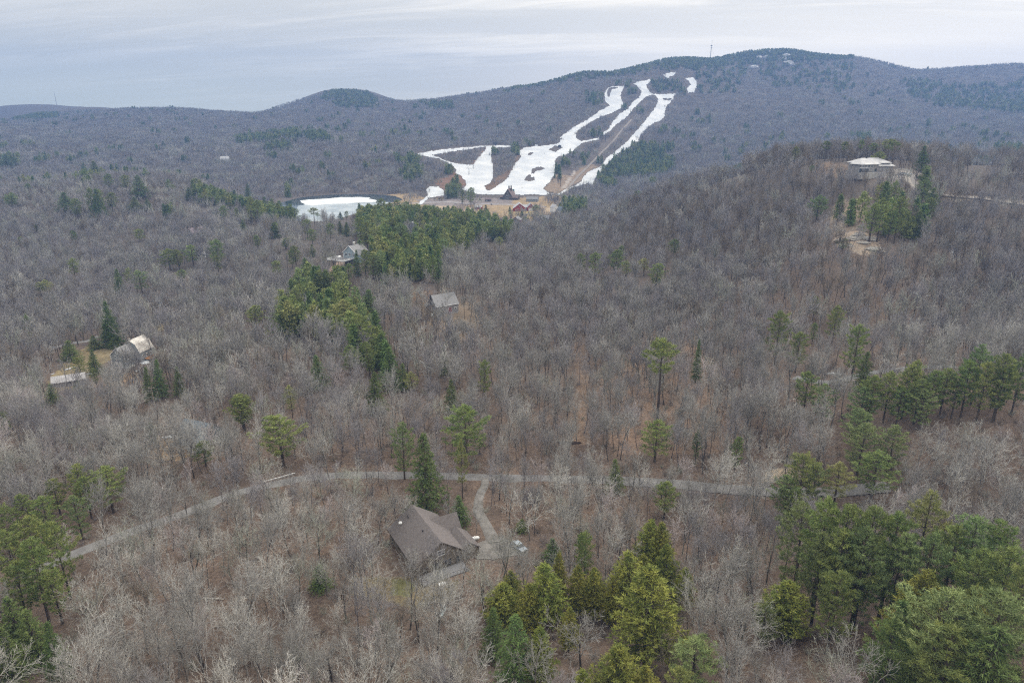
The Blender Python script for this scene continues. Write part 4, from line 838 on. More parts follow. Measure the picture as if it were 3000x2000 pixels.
ff = np.concatenate(ff)
for k2, (sx, sy, sz) in SITE.items(): ff = ff[((ff[:, 0] - sx) ** 2 + (ff[:, 1] - sy) ** 2 > (SITES[k2][2] + 4) ** 2) & ~((np.abs(ff[:, 0] / ff[:, 1] - sx / sy) < 8 / sy) & (ff[:, 1] < sy) & (ff[:, 1] > sy - 70))]
uB, vB = proj(B[:, 0], B[:, 1], zf(B[:, 0], B[:, 1])); kf = np.ones(len(B), bool)
for P_, a_, b_, s__, sh in FILL: kf &= ~(inpoly(uB, vB, P_) & (B[:, 1] > a_) & (B[:, 1] < b_) & (rb.uniform(0, 1, len(B)) < .55))
B = B[kf]
D_ = np.concatenate([D_, ff]); nfill = len(ff); print('fill', nfill)
# nearest 300 leafless trees in view are objects of their own
zA = zf(A[:, 0], A[:, 1]); uA, vA = proj(A[:, 0], A[:, 1], zA); ut, vt_ = proj(A[:, 0], A[:, 1], zA + 14)
inview = (uA > -60) & (uA < 3060) & (vt_ < 1980)
order = np.argsort(np.where(inview, np.hypot(A[:, 1], CAMZ - zA), 1e9)); ind = order[:300]; rest = np.setdiff1d(np.arange(len(A)), ind)
print('forest', len(A), len(B), len(Cc), len(D_))
TONE_W = {'grey': .36, 'mauve': .2, 'pale': .16, 'brown': .12, 'mossy': .1, 'birch': .03}
def pick(x, y, n_tones, seed):
    """tree kinds come in drifts"""
    q = vnoise(x / 22, y / 22, seed) * .55 + vnoise(x / 6, y / 6, seed + 1) * .2 + rb.uniform(0, 1, len(x)) * .45
    q = (np.argsort(np.argsort(q)) + .5) / len(q); return np.minimum((q * n_tones).astype(int), n_tones - 1)
PIDX_A = [3, 9, 0, 4, 1, 7, 5, 2, 0, 8, 2, 1]
ka = np.array(PIDX_A)[pick(A[:, 0], A[:, 1], len(PIDX_A), 51)]
ka = np.where(rb.uniform(0, 1, len(A)) < .06, 6, ka)
# paler crowns crowd the lower left, darker brown ones the right bank
ka = np.where((uA > 1300) & (uA < 2500) & (vA < 1420) & (rb.uniform(0, 1, len(A)) < .55), np.where(rb.uniform(0, 1, len(A)) < .6, 1, 9), ka)
pale_zone = (uA < 1100) & (vA > 1650); ka = np.where(pale_zone & (rb.uniform(0, 1, len(A)) < .3), np.where(rb.uniform(0, 1, len(A)) < .5, 2, 8), ka)
AREAS = [([(0,1700),(560,1700),(560,2400),(-300,2400),(-300,1700)], 'in the thick bare woods of the lower left corner'), ([(560,1700),(960,1700),(960,2400),(560,2400)], 'on the brown slope left of the lawn'),
         ([(960,1700),(1420,1700),(1420,2400),(960,2400)], 'in front of the brown-roofed house and its lawn'), ([(1420,1650),(1900,1650),(1900,2400),(1420,2400)], 'among the yellow-green cedars at the bottom'),
         ([(1900,1600),(2300,1600),(2300,2400),(1900,2400)], 'between the cedars and the lower right pines'), ([(2300,1500),(3300,1500),(3300,2400),(2300,2400)], 'under the tall pines of the lower right')]
LOOK = {'grey': 'grey leafless tree', 'pale': 'pale whitish leafless tree', 'mauve': 'slender mauve-grey leafless tree', 'brown': 'small brown leafless tree', 'mossy': 'greenish-grey leafless tree', 'birch': 'white-stemmed birch'}
ZA_ = [None] * len(A)
for i in ind:
    tone, h0, tr, cr, jm = near_protos[ka[i]]; x, y, z = A[i, 0], A[i, 1], zA[i]
    s = rb.uniform(.74, 1.24) * (0.6 if rb.uniform() < .2 else 1); sw = s * rb.uniform(.85, 1.2)
    o = tree_object('birch_tree' if tone == 'birch' else 'bare_tree', (x, y, z - .1), rb.uniform(0, 6.28), (sw, sw, s), tr, cr, (rb.normal(0, .08), rb.normal(0, .08)))
    ar = 'on the leaf litter beside the gravel drive'
    for P_, a_ in AREAS:
        if inpoly(np.array([uA[i]]), np.array([vA[i]]), P_)[0]: ar = a_; break
    size = 'tall ' if s * h0 > 15.5 else ('low ' if s * h0 < 10.5 else '')
    tag(o, size + LOOK[tone] + ' ' + ar, 'birch' if tone == 'birch' else 'tree', size + LOOK[tone] + 's ' + ar)
meshes = [p_[4] for p_ in near_protos] + mid_meshes + far_meshes
coll = proto_collection('bare_tree_kind', meshes); nA, nM = len(near_protos), len(mid_meshes)
AR = A[rest]; kr = ka[rest]
kb = np.array([1, 0, 3, 5, 0, 6, 4, 2, 0, 1])[pick(B[:, 0], B[:, 1], 10, 61)]
uB, vB = proj(B[:, 0], B[:, 1], zf(B[:, 0], B[:, 1])); rB = rb.uniform(0, 1, len(B))
kb = np.where((uB > 1850 - (vB - 500) * .4) & (vB < 900) & (rB < .6), np.where(rB < .4, 3, 1), kb)       # darker woods on the right-hand ridge
kb = np.where((uB > 1350) & (uB < 2350) & (vB > 820) & (rB < .65), np.where(rB < .35, 5, 1), kb) + nA      # tall straight stand in the middle
kc = np.array([0, 1, 2, 3, 4, 1, 6, 5])[pick(Cc[:, 0], Cc[:, 1], 8, 71)] + nA + nM
P_all = np.concatenate([AR, B, Cc]); z_all = zf(P_all[:, 0], P_all[:, 1]) - .15; n = len(P_all); k_all = np.concatenate([kr, kb, kc])
rot = np.stack([rb.normal(0, .05, n), rb.normal(0, .05, n), rb.uniform(0, 6.28, n)], 1)
yfar = P_all[:, 1] > 660
hs = rb.uniform(.76, 1.24, n) * np.where(rb.uniform(0, 1, n) < .15, .68, 1) * (0.82 + .36 * vnoise(P_all[:, 0] / 40, P_all[:, 1] / 40, 88)); hs = np.where(P_all[:, 1] > 1700, hs * .75, hs)
ws = hs * rb.uniform(.85, 1.2, n); ws = np.where(yfar, 1.0, ws)
o = scatter('bare_forest', np.column_stack([P_all, z_all]), rot, np.stack([ws, ws, hs], 1), k_all, coll)
tag(o, 'countless grey-brown leafless hardwoods covering the valley and hills', 'forest', None, 'stuff')
coll2 = proto_collection('far_conifer_kind', far_con); nd = len(D_); hs = np.where(np.arange(nd) >= nd - nfill, rb.uniform(.7, 1.3, nd), rb.uniform(.55, 1.1, nd)); ws = hs * rb.uniform(.85, 1.25, nd)
hs = np.where(D_[:, 1] > 1800, hs * .75, hs)
o = scatter('distant_evergreens', np.column_stack([D_, zf(D_[:, 0], D_[:, 1]) - .3]), np.stack([np.zeros(nd), np.zeros(nd), rb.uniform(0, 6.28, nd)], 1), np.stack([ws, ws, hs], 1), np.concatenate([rb.randint(0, len(far_con), nd - nfill), rb.choice([0, 0, 1, 2, 3, 4, 5, 6], nfill)]), coll2)
tag(o, 'dark specks of evergreens dotting the far slopes and summit', 'evergreens', None, 'stuff')
# ============================================================ buildings, vehicles and small things
siding = lambda n, c, amt=.18: mat(n, c, 0.85, amt=amt, scale=1.2, stretch=(.4, .4, 6), detail=3)
shing = lambda n, c, amt=.3: mat(n, c, 0.9, amt=amt, scale=1.6, detail=8, stretch=(1, 1, 3), bump=.2)
M = dict(
 roof_brown=shing('brown_shingles', (0.165, 0.148, 0.147)), roof_grey=shing('grey_shingles', (0.27, 0.27, 0.28)), roof_dark=shing('dark_shingles', (0.07, 0.08, 0.10)), roof_pale=mat('weathered_pale_roof', (0.62, 0.60, 0.56), .8, (0.38, 0.35, 0.33), .35, detail=8),
 roof_white=mat('pale_metal_roof', (0.48, 0.48, 0.48), .6, (0.33, 0.33, 0.35), .2, detail=5), roof_blue=shing('blue_grey_shingles', (0.17, 0.21, 0.25)), roof_lodge=shing('umber_shingles', (0.20, 0.155, 0.15)), roof_pink=shing('pinkish_roof', (0.42, 0.34, 0.38)),
 w_tan=siding('tan_siding', (0.20, 0.175, 0.145)), w_dark=siding('dark_stained_siding', (0.10, 0.09, 0.085)), w_grey=siding('grey_clapboard', (0.25, 0.27, 0.28)), w_cottage=siding('silver_shingle_wall', (0.27, 0.26, 0.27)), w_blue=siding('blue_grey_clapboard', (0.27, 0.33, 0.37)),
 w_white=siding('white_clapboard', (0.72, 0.74, 0.76), .1), w_red=siding('barn_red_boards', (0.30, 0.035, 0.035)), w_stone=mat('grey_stone_wall', (0.33, 0.32, 0.31), .9, (0.20, 0.19, 0.19), 1.0, detail=6), w_maroon=siding('maroon_boards', (0.12, 0.045, 0.04)),
 white=mat('white_paint', (0.78, 0.79, 0.80), .5, amt=.06), glass=mat('window_glass', (0.03, 0.04, 0.05), .08, (0.05, 0.06, 0.07), .4, spec=.6), brick=mat('brick_red', (0.28, 0.12, 0.08), .9, amt=.3, scale=4), concrete=mat('concrete', (0.42, 0.41, 0.39), .9, amt=.25, scale=1),
 reddoor=siding('dull_red_door', (0.22, 0.06, 0.055)), deck=mat('grey_deck_boards', (0.24, 0.24, 0.25), .85, amt=.3, scale=2, stretch=(.3, 6, 1)), orange_deck=mat('cedar_deck_boards', (0.40, 0.21, 0.10), .8, amt=.3, scale=2, stretch=(.3, 6, 1)), steel=mat('galvanised_steel', (0.38, 0.39, 0.40), .5, amt=.15, metallic=.6, scale=3),
 dark=mat('dark_metal', (0.05, 0.05, 0.055), .5, amt=.2), rubber=mat('tyre_rubber', (0.02, 0.02, 0.02), .85, amt=.2), carpaint=mat('silver_blue_car_paint', (0.42, 0.47, 0.53), .25, (0.38, 0.43, 0.49), .5, spec=.6, metallic=.3), carwhite=mat('white_car_paint', (0.75, 0.76, 0.78), .25, amt=.04, spec=.6),
 lamp=mat('lamp_glass', (0.7, 0.7, 0.66), .1, amt=.05, spec=.7), taillamp=mat('tail_lamp_red', (0.35, 0.02, 0.02), .2, amt=.1), wood=mat('weathered_wood', (0.30, 0.25, 0.20), .9, amt=.3, scale=3, stretch=(6, 6, .5)), paleblue=mat('pale_blue_hull', (0.55, 0.66, 0.70), .35, amt=.08), green=mat('green_painted_steel', (0.04, 0.16, 0.15), .5, amt=.15), cream=mat('yellow_boards', (0.52, 0.42, 0.24), .8, amt=.2),
 stone=mat('fieldstone', (0.36, 0.34, 0.31), .9, (0.2, 0.19, 0.18), 1.2, detail=6), snow=snow_m)
def gable(wall, roof, cx, cy, Lx, Wy, z0, ze, zr, axis='x', over=.45, th=.22, gambrel=0.0, hip=0.0):
    """walls with gable ends into `wall`, roof slabs into `roof`; ridge along x (or y)"""
    def T(p): return (cx + p[0], cy + p[1], p[2]) if axis == 'x' else (cx - p[1], cy + p[0], p[2])
    hx, hy = Lx / 2, Wy / 2
    prof = [(-hy, z0), (hy, z0), (hy, ze), (0, zr), (-hy, ze)]
    if gambrel: prof = [(-hy, z0), (hy, z0), (hy, ze), (hy * gambrel, ze + (zr - ze) * .68), (0, zr), (-hy * gambrel, ze + (zr - ze) * .68), (-hy, ze)]
    A = [T((-hx, y, z)) for y, z in prof]; B = [T((hx, y, z)) for y, z in prof]; n = len(prof)
    if hip:
        wall.add([T((-hx, -hy, z0)), T((hx, -hy, z0)), T((hx, hy, z0)), T((-hx, hy, z0)), T((-hx, -hy, ze)), T((hx, -hy, ze)), T((hx, hy, ze)), T((-hx, hy, ze))], [(3, 2, 1, 0), (4, 5, 6, 7), (0, 1, 5, 4), (1, 2, 6, 5), (2, 3, 7, 6), (3, 0, 4, 7)])
        ox, oy = hx + over, hy + over; zb = ze - .05
        v = [T((-ox, -oy, zb)), T((ox, -oy, zb)), T((ox, oy, zb)), T((-ox, oy, zb)), T((-ox + hip, 0, zr)), T((ox - hip, 0, zr)), T((-ox, -oy, zb - th)), T((ox, -oy, zb - th)), T((ox, oy, zb - th)), T((-ox, oy, zb - th))]
        roof.add(v, [(0, 1, 5, 4), (1, 2, 5), (2, 3, 4, 5), (3, 0, 4), (6, 7, 1, 0), (7, 8, 2, 1), (8, 9, 3, 2), (9, 6, 0, 3), (9, 8, 7, 6)]); return
    wall.add(A + B, [tuple(range(n)), tuple(range(n, 2 * n))[::-1]] + [(i, n + i, n + (i + 1) % n, (i + 1) % n) for i in range(n) if True])
    pts = [(hy, ze), (0, zr), (-hy, ze)] if not gambrel else [(hy, ze), (hy * gambrel, ze + (zr - ze) * .68), (0, zr), (-hy * gambrel, ze + (zr - ze) * .68), (-hy, ze)]
    d0 = np.array(pts[0]) - np.array(pts[1]); d0 = d0 / np.linalg.norm(d0) * over; d1 = np.array(pts[-1]) - np.array(pts[-2]); d1 = d1 / np.linalg.norm(d1) * over
    up = .03; line = [tuple(np.array(pts[0]) + d0)] + pts[1:-1] + [tuple(np.array(pts[-1]) + d1)]
    lo = [T((s * (hx + over * .7), y, z + up)) for s in (-1, 1) for y, z in line]; hi = [T((s * (hx + over * .7), y, z + up + th)) for s in (-1, 1) for y, z in line]; k = len(line)
    V_ = lo + hi; f = []
    for i in range(k - 1):
        f += [(i, i + 1, k + i + 1, k + i), (2 * k + i, 3 * k + i, 3 * k + i + 1, 2 * k + i + 1), (i, 2 * k + i, 2 * k + i + 1, i + 1), (k + i, k + i + 1, 3 * k + i + 1, 3 * k + i)]
    f += [(0, k, 3 * k, 2 * k), (k - 1, 3 * k - 1, 4 * k - 1, 2 * k - 1)]
    roof.add(V_, f)
def opening(root, kind, p, wdir, w_, h, frame='white', pane='glass', div=True, d=.08):
    """window or door centred at p on a wall whose along-wall direction is wdir (unit xy); outward normal = right of wdir"""
    ux, uy = wdir; nx, ny = uy, -ux
    def bx(mb, a0, a1, b0, b1, c0, c1):
        pts = [(p[0] + ux * a + nx * c_, p[1] + uy * a + ny * c_, p[2] + z) for z in (b0, b1) for a, c_ in ((a0, c0), (a1, c0), (a1, c1), (a0, c1))]
        mb.add(pts, [(3, 2, 1, 0), (4, 5, 6, 7), (0, 1, 5, 4), (1, 2, 6, 5), (2, 3, 7, 6), (3, 0, 4, 7)])
    f = MB(); t_ = .11
    bx(f, -w_ / 2 - t_, -w_ / 2, -h / 2 - t_, h / 2 + t_, 0, d); bx(f, w_ / 2, w_ / 2 + t_, -h / 2 - t_, h / 2 + t_, 0, d); bx(f, -w_ / 2, w_ / 2, h / 2, h / 2 + t_, 0, d + .01); bx(f, -w_ / 2, w_ / 2, -h / 2 - t_, -h / 2, 0, d + .03)
    if div and kind == 'window': bx(f, -w_ / 2, w_ / 2, -.03, .03, 0.03, d - .01); bx(f, -.03, .03, -h / 2, h / 2, 0.035, d - .015)
    o = f.build(kind, M[frame], root); g_ = MB(); bx(g_, -w_ / 2, w_ / 2, -h / 2, h / 2, .01, .035); g_.build('pane' if kind == 'window' else 'panel', M[pane], o); return o
def trim(root, segs_, name='corner_trim', m='white', r=.09):
    t_ = MB()
    for a, b_ in segs_: t_.tube(a, b_, r, n=4)
    return t_.build(name, M[m], root)
def house(name, key_or_loc, rz, label, cat='house'):
    x, y, z = SITE[key_or_loc] if isinstance(key_or_loc, str) else key_or_loc
    r = empty(name, (x, y, z), rz); tag(r, label, cat); return r
def footing(root, x0, x1, y0, y1, dz=4): MB().box(x0 + .1, x1 - .1, y0 + .1, y1 - .1, -dz, .05).build('foundation', M['concrete'], root)
# --- brown-roofed house by the driveway
r = house('brown_house', (-20.25, 139.0, zt(-20.25, 139.0)), math.atan2(-.868, .497), 'tan house with a big brown shingled roof beside the gravel drive')
wl, rf = MB(), MB(); gable(wl, rf, 0, 0, 17.0, 12.4, 0, 3.0, 7.4, over=.6)
gable(wl, rf, -2.7, 5.3, 7.2, 5.4, .01, 2.9, 6.0, axis='y', over=.4)
gable(wl, rf, 4.8, 7.2, 7.0, 5.0, .02, 2.7, 4.6, axis='x', over=.4)
wl.build('wall', M['w_tan'], r); ro = rf.build('roof', M['roof_brown'], r)
MB().tube((-6, -2.2, 5.5), (-6, -2.2, 7.0), .12).build('vent_pipe', M['dark'], ro); MB().tube((1.5, -1.5, 6.2), (1.5, -1.5, 7.0), .18).build('vent_pipe', M['dark'], ro)
s_ = MB(); s_.tube((-6.2, -4.0, 4.6), (-6.2, -4.0, 5.3), .05); s_.tube((-6.2, -4.0, 5.3), (-6.05, -4.35, 5.6), .38, .34, n=12); s_.build('satellite_dish', M['white'], ro)
for yy_ in (-4.2, -1.4, 1.6, 4.4): opening(r, 'window', (8.51, yy_, 1.5), (0, 1), 1.5, 1.7, frame='w_tan')
opening(r, 'window', (8.51, 0, 4.6), (0, 1), 1.6, 1.2)
for xx_ in (-6, -2.5, 1, 4.6): opening(r, 'window', (xx_, -6.21, 1.6), (1, 0), 1.1, 1.3, frame='w_tan')
opening(r, 'door', (-4.7, 8.92, 1.1), (-1, 0), 1.0, 2.1, pane='reddoor'); opening(r, 'door', (-1.5, 8.92, 1.2), (-1, 0), 2.6, 2.2, pane='white')
dk = MB(); dk.box(8.6, 12.2, -6.0, 5.2, .25, .45); dk.box(8.6, 12.2, -6.0, 5.2, -.6, .2); dd = dk.build('deck', M['deck'], r)
rl = MB(); rl.box(12.1, 12.2, -6.0, 5.2, 1.3, 1.4)
for q in np.arange(-5.9, 5.3, .8): rl.box(12.12, 12.18, q, q + .06, .45, 1.3)
rl.build('railing', M['deck'], dd)
footing(r, -8.5, 8.5, -6.2, 6.2)
tb = empty('patio_table', (r.matrix_basis @ Vector((13.6, -2.0, 0.0)))[:], .4); p_ = r.matrix_basis @ Vector((13.9, -2.4, 0)); tb.location = (p_.x, p_.y, zt(p_.x, p_.y)); tag(tb, 'white patio table on the lawn edge behind the brown-roofed house', 'table')
MB().box(-.8, .8, -.5, .5, .70, .76).build('tabletop', M['white'], tb)
for a, b_ in ((-.7, -.4), (.7, -.4), (.7, .4), (-.7, .4)): MB().tube((a, b_, 0), (a, b_, .7), .03).build('leg', M['white'], tb)
# --- cottage in the centre clearing
r = house('shingle_cottage', (-31.8, 304.6, zt(-31.8, 304.6)), R(35), 'small silver-grey cottage with dull red door in the central clearing', 'cottage')
wl, rf = MB(), MB(); gable(wl, rf, 0, 0, 11.5, 8.2, 0, 4.0, 8.2, over=.35); gable(wl, rf, -4.2, 5.4, 3.0, 4.0, .01, 2.4, 3.4, axis='y', over=.3)
wl.build('wall', M['w_cottage'], r); rf.build('roof', M['roof_grey'], r)
opening(r, 'door', (1.3, -4.11, 1.35), (1, 0), 1.7, 2.6, pane='reddoor'); opening(r, 'window', (4.2, -4.11, 1.8), (1, 0), 1.0, 1.2); opening(r, 'window', (-3.0, -4.11, 1.8), (1, 0), .9, 1.1)
opening(r, 'window', (-5.76, -1.2, 5.1), (0, -1), .8, 1.2); opening(r, 'window', (-5.76, 1.2, 5.1), (0, -1), .8, 1.2)
trim(r, [((-5.95, -4.4, 3.75), (-5.95, 0, 8.3)), ((-5.95, 0, 8.3), (-5.95, 4.4, 3.75)), ((-5.8, -4.45, 3.8), (5.8, -4.45, 3.8))], 'eave_trim')
MB().tube((-6.1, .6, 1), (-6.1, .6, 8.6), .14).build('stove_pipe', M['dark'], r); footing(r, -5.7, 5.7, -4.1, 4.1)
def propane(name, loc, label, rz=0, up=False):
    o = empty(name, loc, rz); tag(o, label, 'tank'); t_ = MB()
    if up: t_.tube((0, 0, .1), (0, 0, 1.25), .38, n=14); t_.tube((0, 0, 1.25), (0, 0, 1.42), .38, .15, n=14)
    else: t_.tube((-.9, 0, .62), (.9, 0, .62), .42, n=14); t_.tube((.9, 0, .62), (1.15, 0, .62), .42, .15, n=14); t_.tube((-.9, 0, .62), (-1.15, 0, .62), .42, .15, n=14)
    t_.build('tank_body', M['white'], o); MB().box(-.7, .7, -.2, .2, 0, .12).build('foot', M['concrete'], o)
    if not up: MB().tube((0, 0, 1.0), (0, 0, 1.2), .13, n=10).build('valve_cap', M['white'], o)
    return o
q = r.matrix_basis @ Vector((-7.0, -1.8, 0)); propane('gas_tank', (q.x, q.y, zt(q.x, q.y)), 'upright white gas tank against the gable of the grey cottage', up=True)
sx, sy, sz = SITE['propane']; propane('propane_tank', (sx, sy, sz), 'white propane tank lying between the brown-roofed house and the drive', R(15))
# garden fence in front of the cottage
fp = [at(u, v) for u, v in ((1288, 938), (1312, 928), (1347, 928), (1343, 938), (1318, 947))]; f0 = empty('garden_fence', fp[0]); tag(f0, 'low weathered fence round the garden plot in front of the cottage', 'fence')
rl = MB()
for i in range(5):
    a = np.array(fp[i]) - fp[0]; b_ = np.array(fp[(i + 1) % 5]) - fp[0]
    for h in (.5, 1.0): rl.tube(a + (0, 0, h), b_ + (0, 0, h), .06, n=4)
    n_ = max(2, int(np.linalg.norm(b_ - a) / 2.4))
    for k in range(n_): c_ = a + (b_ - a) * k / n_; MB().tube(c_ - (0, 0, .3), c_ + (0, 0, 1.2), .07, n=6).build('post', M['wood'], f0)
rl.build('rail', M['wood'], f0)
# --- grey house with the white garage door (left)
r = house('gambrel_house', (-172.0, 296.0, zt(-172.0, 296.0)), R(78), 'tall grey house with weathered pale roof and white garage door on the left', 'house')
wl, rf, rf2 = MB(), MB(), MB(); gable(wl, rf, .6, 0, 8.6, 9.0, 0, 5.0, 10.2, over=.4, gambrel=.62); gable(wl, rf2, -7.2, .9, 7.4, 6.8, .01, 5.6, 8.8, over=.3)
wl.build('wall', M['w_grey'], r); rf.build('roof', M['roof_pale'], r); rf2.build('roof', M['roof_grey'], r)
opening(r, 'door', (-10.91, 1.1, 1.3), (0, -1), 3.0, 2.4, pane='white')
for a, b_ in ((2.2, 4.6), (.0, 4.6), (1.1, 6.9)): opening(r, 'window', (-10.91, a, b_), (0, -1), .8, 1.2)
for a in (-2.2, 0.4, 3.0): opening(r, 'window', (a, -4.51, 2.7), (1, 0), 1.0, 1.3)
for a in (-9, -6): opening(r, 'window', (a, -2.51, 4.2), (1, 0), .9, 1.2)
trim(r, [((-11.0, -2.6, 0), (-11.0, -2.6, 5.5)), ((-11.0, 4.4, 0), (-11.0, 4.4, 5.5)), ((-11.2, -2.8, 5.6), (-11.2, .9, 9.0)), ((-11.2, .9, 9.0), (-11.2, 4.6, 5.6))])
MB().box(-3.9, -3.1, -.4, .4, 8.2, 11.3).build('chimney', M['stone'], r)
dk = MB(); dk.box(-2, 7.0, -8.0, -4.55, 1.3, 1.5); dk.box(-2, 7, -8.0, -7.9, 1.5, 2.3)
for a in (-1.8, 3, 6.8): dk.box(a, a + .15, -7.9, -7.75, -2, 1.3)
dk.build('deck', M['orange_deck'], r); footing(r, -10.9, 4.9, -4.5, 4.5)
# long shed roofs further left
M['steelroof'] = mat('dull_ribbed_metal', (0.44, 0.43, 0.44), .7, (0.30, 0.29, 0.30), .4, detail=6)
x, y, z = SITE['shed']; r = house('long_shed', (x, y, z), R(28), 'low long shed with a pale ribbed metal roof in the left clearing', 'shed')
wl, rf = MB(), MB(); gable(wl, rf, 0, 0, 12, 6, 0, 2.4, 4.2, over=.4); wl.build('wall', M['w_cottage'], r); rf.build('roof', M['steelroof'], r)
rb_ = MB()
for a in np.arange(-6.1, 6.2, .8):
    rb_.tube((a, -3.2, 2.55), (a, 0, 4.48), .05, n=4)
rb_.build('roof_rib', M['steel'], r); opening(r, 'door', (0, -3.01, 1.1), (1, 0), 2.4, 2.1, pane='w_dark'); footing(r, -6, 6, -3, 3)
# --- hidden house with blue-grey roof
r = house('blue_roofed_house', 'hidden', R(-20), 'house with blue-grey roof half hidden behind bare trees above the road')
wl, rf = MB(), MB(); gable(wl, rf, 0, 0, 11, 8.5, 0, 3.2, 6.8); gable(wl, rf, 4, -5.0, 5, 5, .01, 2.8, 5.0, axis='y', over=.35)
wl.build('wall', M['w_blue'], r); rf.build('roof', M['roof_blue'], r)
for a in (-4, -1.5): opening(r, 'window', (a, -4.26, 1.7), (1, 0), 1.1, 1.3)
opening(r, 'door', (4, -7.51, 1.2), (1, 0), 2.6, 2.2, pane='white'); footing(r, -5.5, 5.5, -4.2, 4.2)
# --- grey house with railed deck on the ridge
r = house('ridge_house', (-99.5, 430.0, zt(-99.5, 430.0) + .3), R(62), 'blue-grey house with white trim and large white railed deck among pines')
wl, rf = MB(), MB(); gable(wl, rf, 0, 0, 11.5, 10, 0, 5.6, 9.6, over=.5); gable(wl, rf, -2.5, -6.0, 5.4, 5.5, .01, 4.8, 7.4, axis='y', over=.4)
wl.build('wall', M['w_blue'], r); ro = rf.build('roof', M['roof_grey'], r)
ch = MB(); ch.box(-1.4, -.4, -.5, .5, 8.8, 11.2); c2_ = ch.build('chimney', M['concrete'], ro); MB().box(-1.55, -.25, -.65, .65, 11.2, 11.45).build('cap', M['white'], c2_)
for a in (-3.2, .0, 3.0): opening(r, 'window', (-5.76, a, 4.3), (0, -1), 1.6, 1.7); opening(r, 'window', (-5.76, a, 1.4), (0, -1), 1.4, 1.5)
opening(r, 'window', (-2.5, -8.76, 3.8), (1, 0), 1.6, 1.6)
trim(r, [((-6.1, -5.3, 5.4), (-6.1, 0, 9.9)), ((-6.1, 0, 9.9), (-6.1, 5.3, 5.4)), ((-5.8, 5.05, 0), (-5.8, 5.05, 5.5)), ((-5.8, -5.05, 0), (-5.8, -5.05, 5.5))], r=.16)
dk = MB(); dk.box(-16, -5.9, -3.5, 9.5, 1.7, 1.95)
for a in (-15.8, -11, -6.2):
    for b_ in (-3.3, 3, 9.2): dk.box(a, a + .25, b_, b_ + .25, -6, 1.7)
dd = dk.build('deck', M['deck'], r); rl = MB()
for (a0, a1, b0, b1) in ((-16, -5.9, 9.4, 9.5), (-16, -15.9, -3.5, 9.5), (-16, -5.9, -3.5, -3.4)): rl.box(a0, a1, b0, b1, 2.8, 2.95); rl.box(a0, a1, b0, b1, 2.1, 2.2)
for a in np.arange(-15.95, -6, .6): rl.box(a, a + .1, 9.41, 9.49, 1.95, 2.8); rl.box(a, a + .1, -3.49, -3.41, 1.95, 2.8)
for b_ in np.arange(-3.4, 9.4, .6): rl.box(-15.99, -15.91, b_, b_ + .1, 1.95, 2.8)
rl.build('railing', M['white'], dd); footing(r, -5.7, 5.7, -5, 5, 6)
um = r.matrix_basis @ Vector((-11.5, 3.2, 1.95)); u_ = empty('patio_umbrella', um[:]); tag(u_, 'white parasol standing on the railed deck of the ridge house', 'parasol')
MB().tube((0, 0, 0), (0, 0, 2.4), .05).build('pole', M['white'], u_); MB().tube((0, 0, 1.9), (0, 0, 2.6), 1.3, .05, n=8).build('canopy', M['white'], u_)
# --- dark-roofed house in the pines
r = house('dormer_house', (-79.0, 536.0, zt(-79.0, 536.0)), R(60), 'grey gabled house with dark blue roof and dormer deep in the pines')
wl, rf = MB(), MB(); gable(wl, rf, 0, 0, 12, 9.5, 0, 6.2, 11.8); gable(wl, rf, -1.2, 6.0, 9, 9, .01, 5.5, 9.4, axis='y', over=.4)
for a in (-3.4, 2.4): gable(wl, rf, a + .6, 2.4, 4.4, 2.6, 6.4, 8.9, 10.4, axis='y', over=.2)
wl.build('wall', M['w_white'], r); rf.build('roof', M['roof_dark'], r)
for a, b_ in ((-1.6, 5.0), (1.6, 5.0), (0, 8.4)): opening(r, 'window', (-6.01, a, b_), (0, -1), 1.2, 1.4)
trim(r, [((-6.4, -5.0, 5.9), (-6.4, 0, 12.1)), ((-6.4, 0, 12.1), (-6.4, 5.0, 5.9))], r=.18); MB().box(1.5, 2.4, -.4, .4, 11.0, 13.2).build('chimney', M['white'], r); footing(r, -6, 6, -4.7, 4.7, 5)
# --- hilltop house
kx, ky, kz = at(2540, 508)
r = house('hilltop_house', (kx, ky, kz + 1.6), R(12), 'wide stone house with pale hipped roofs on the right-hand knoll')
wl, rf = MB(), MB(); gable(wl, rf, 2, 2, 25, 12, 0, 5.6, 8.6, over=1.3, hip=6.5); gable(wl, rf, -5, -3, 15, 10, .01, 5.0, 7.4, over=1.3, hip=5.2); gable(wl, rf, 10, -1.5, 14, 8, .02, 3.6, 6.0, over=1.1, hip=4.2)
wl.build('wall', M['w_stone'], r); rf.build('roof', M['roof_white'], r)
for a in (-10.6, -8.2, -5.8, -3.4): opening(r, 'window', (a, -8.01, 3.6), (1, 0), 1.5, 1.7, frame='white')
for a in (-9.5, -6.6, .5): opening(r, 'window', (a, -8.01, 1.1), (1, 0), 1.6, 1.5, frame='dark')
for a in (6, 9, 12): opening(r, 'window', (a, -5.51, 1.8), (1, 0), 1.4, 1.5)
bl = MB(); bl.box(-13.4, -7.6, -10.6, -8.05, 2.4, 2.65); bb = bl.build('balcony', M['w_white'], r); rl = MB(); rl.box(-13.4, -7.6, -10.6, -10.5, 3.4, 3.55)
for a in np.arange(-13.4, -7.6, .7): rl.box(a, a + .08, -10.58, -10.52, 2.65, 3.4)
rl.build('railing', M['steel'], bb); wg = MB(); wg.box(-13.2, -7.8, -10.3, -8.06, -.5, 2.3); wg.build('sunroom', M['glass'], r)
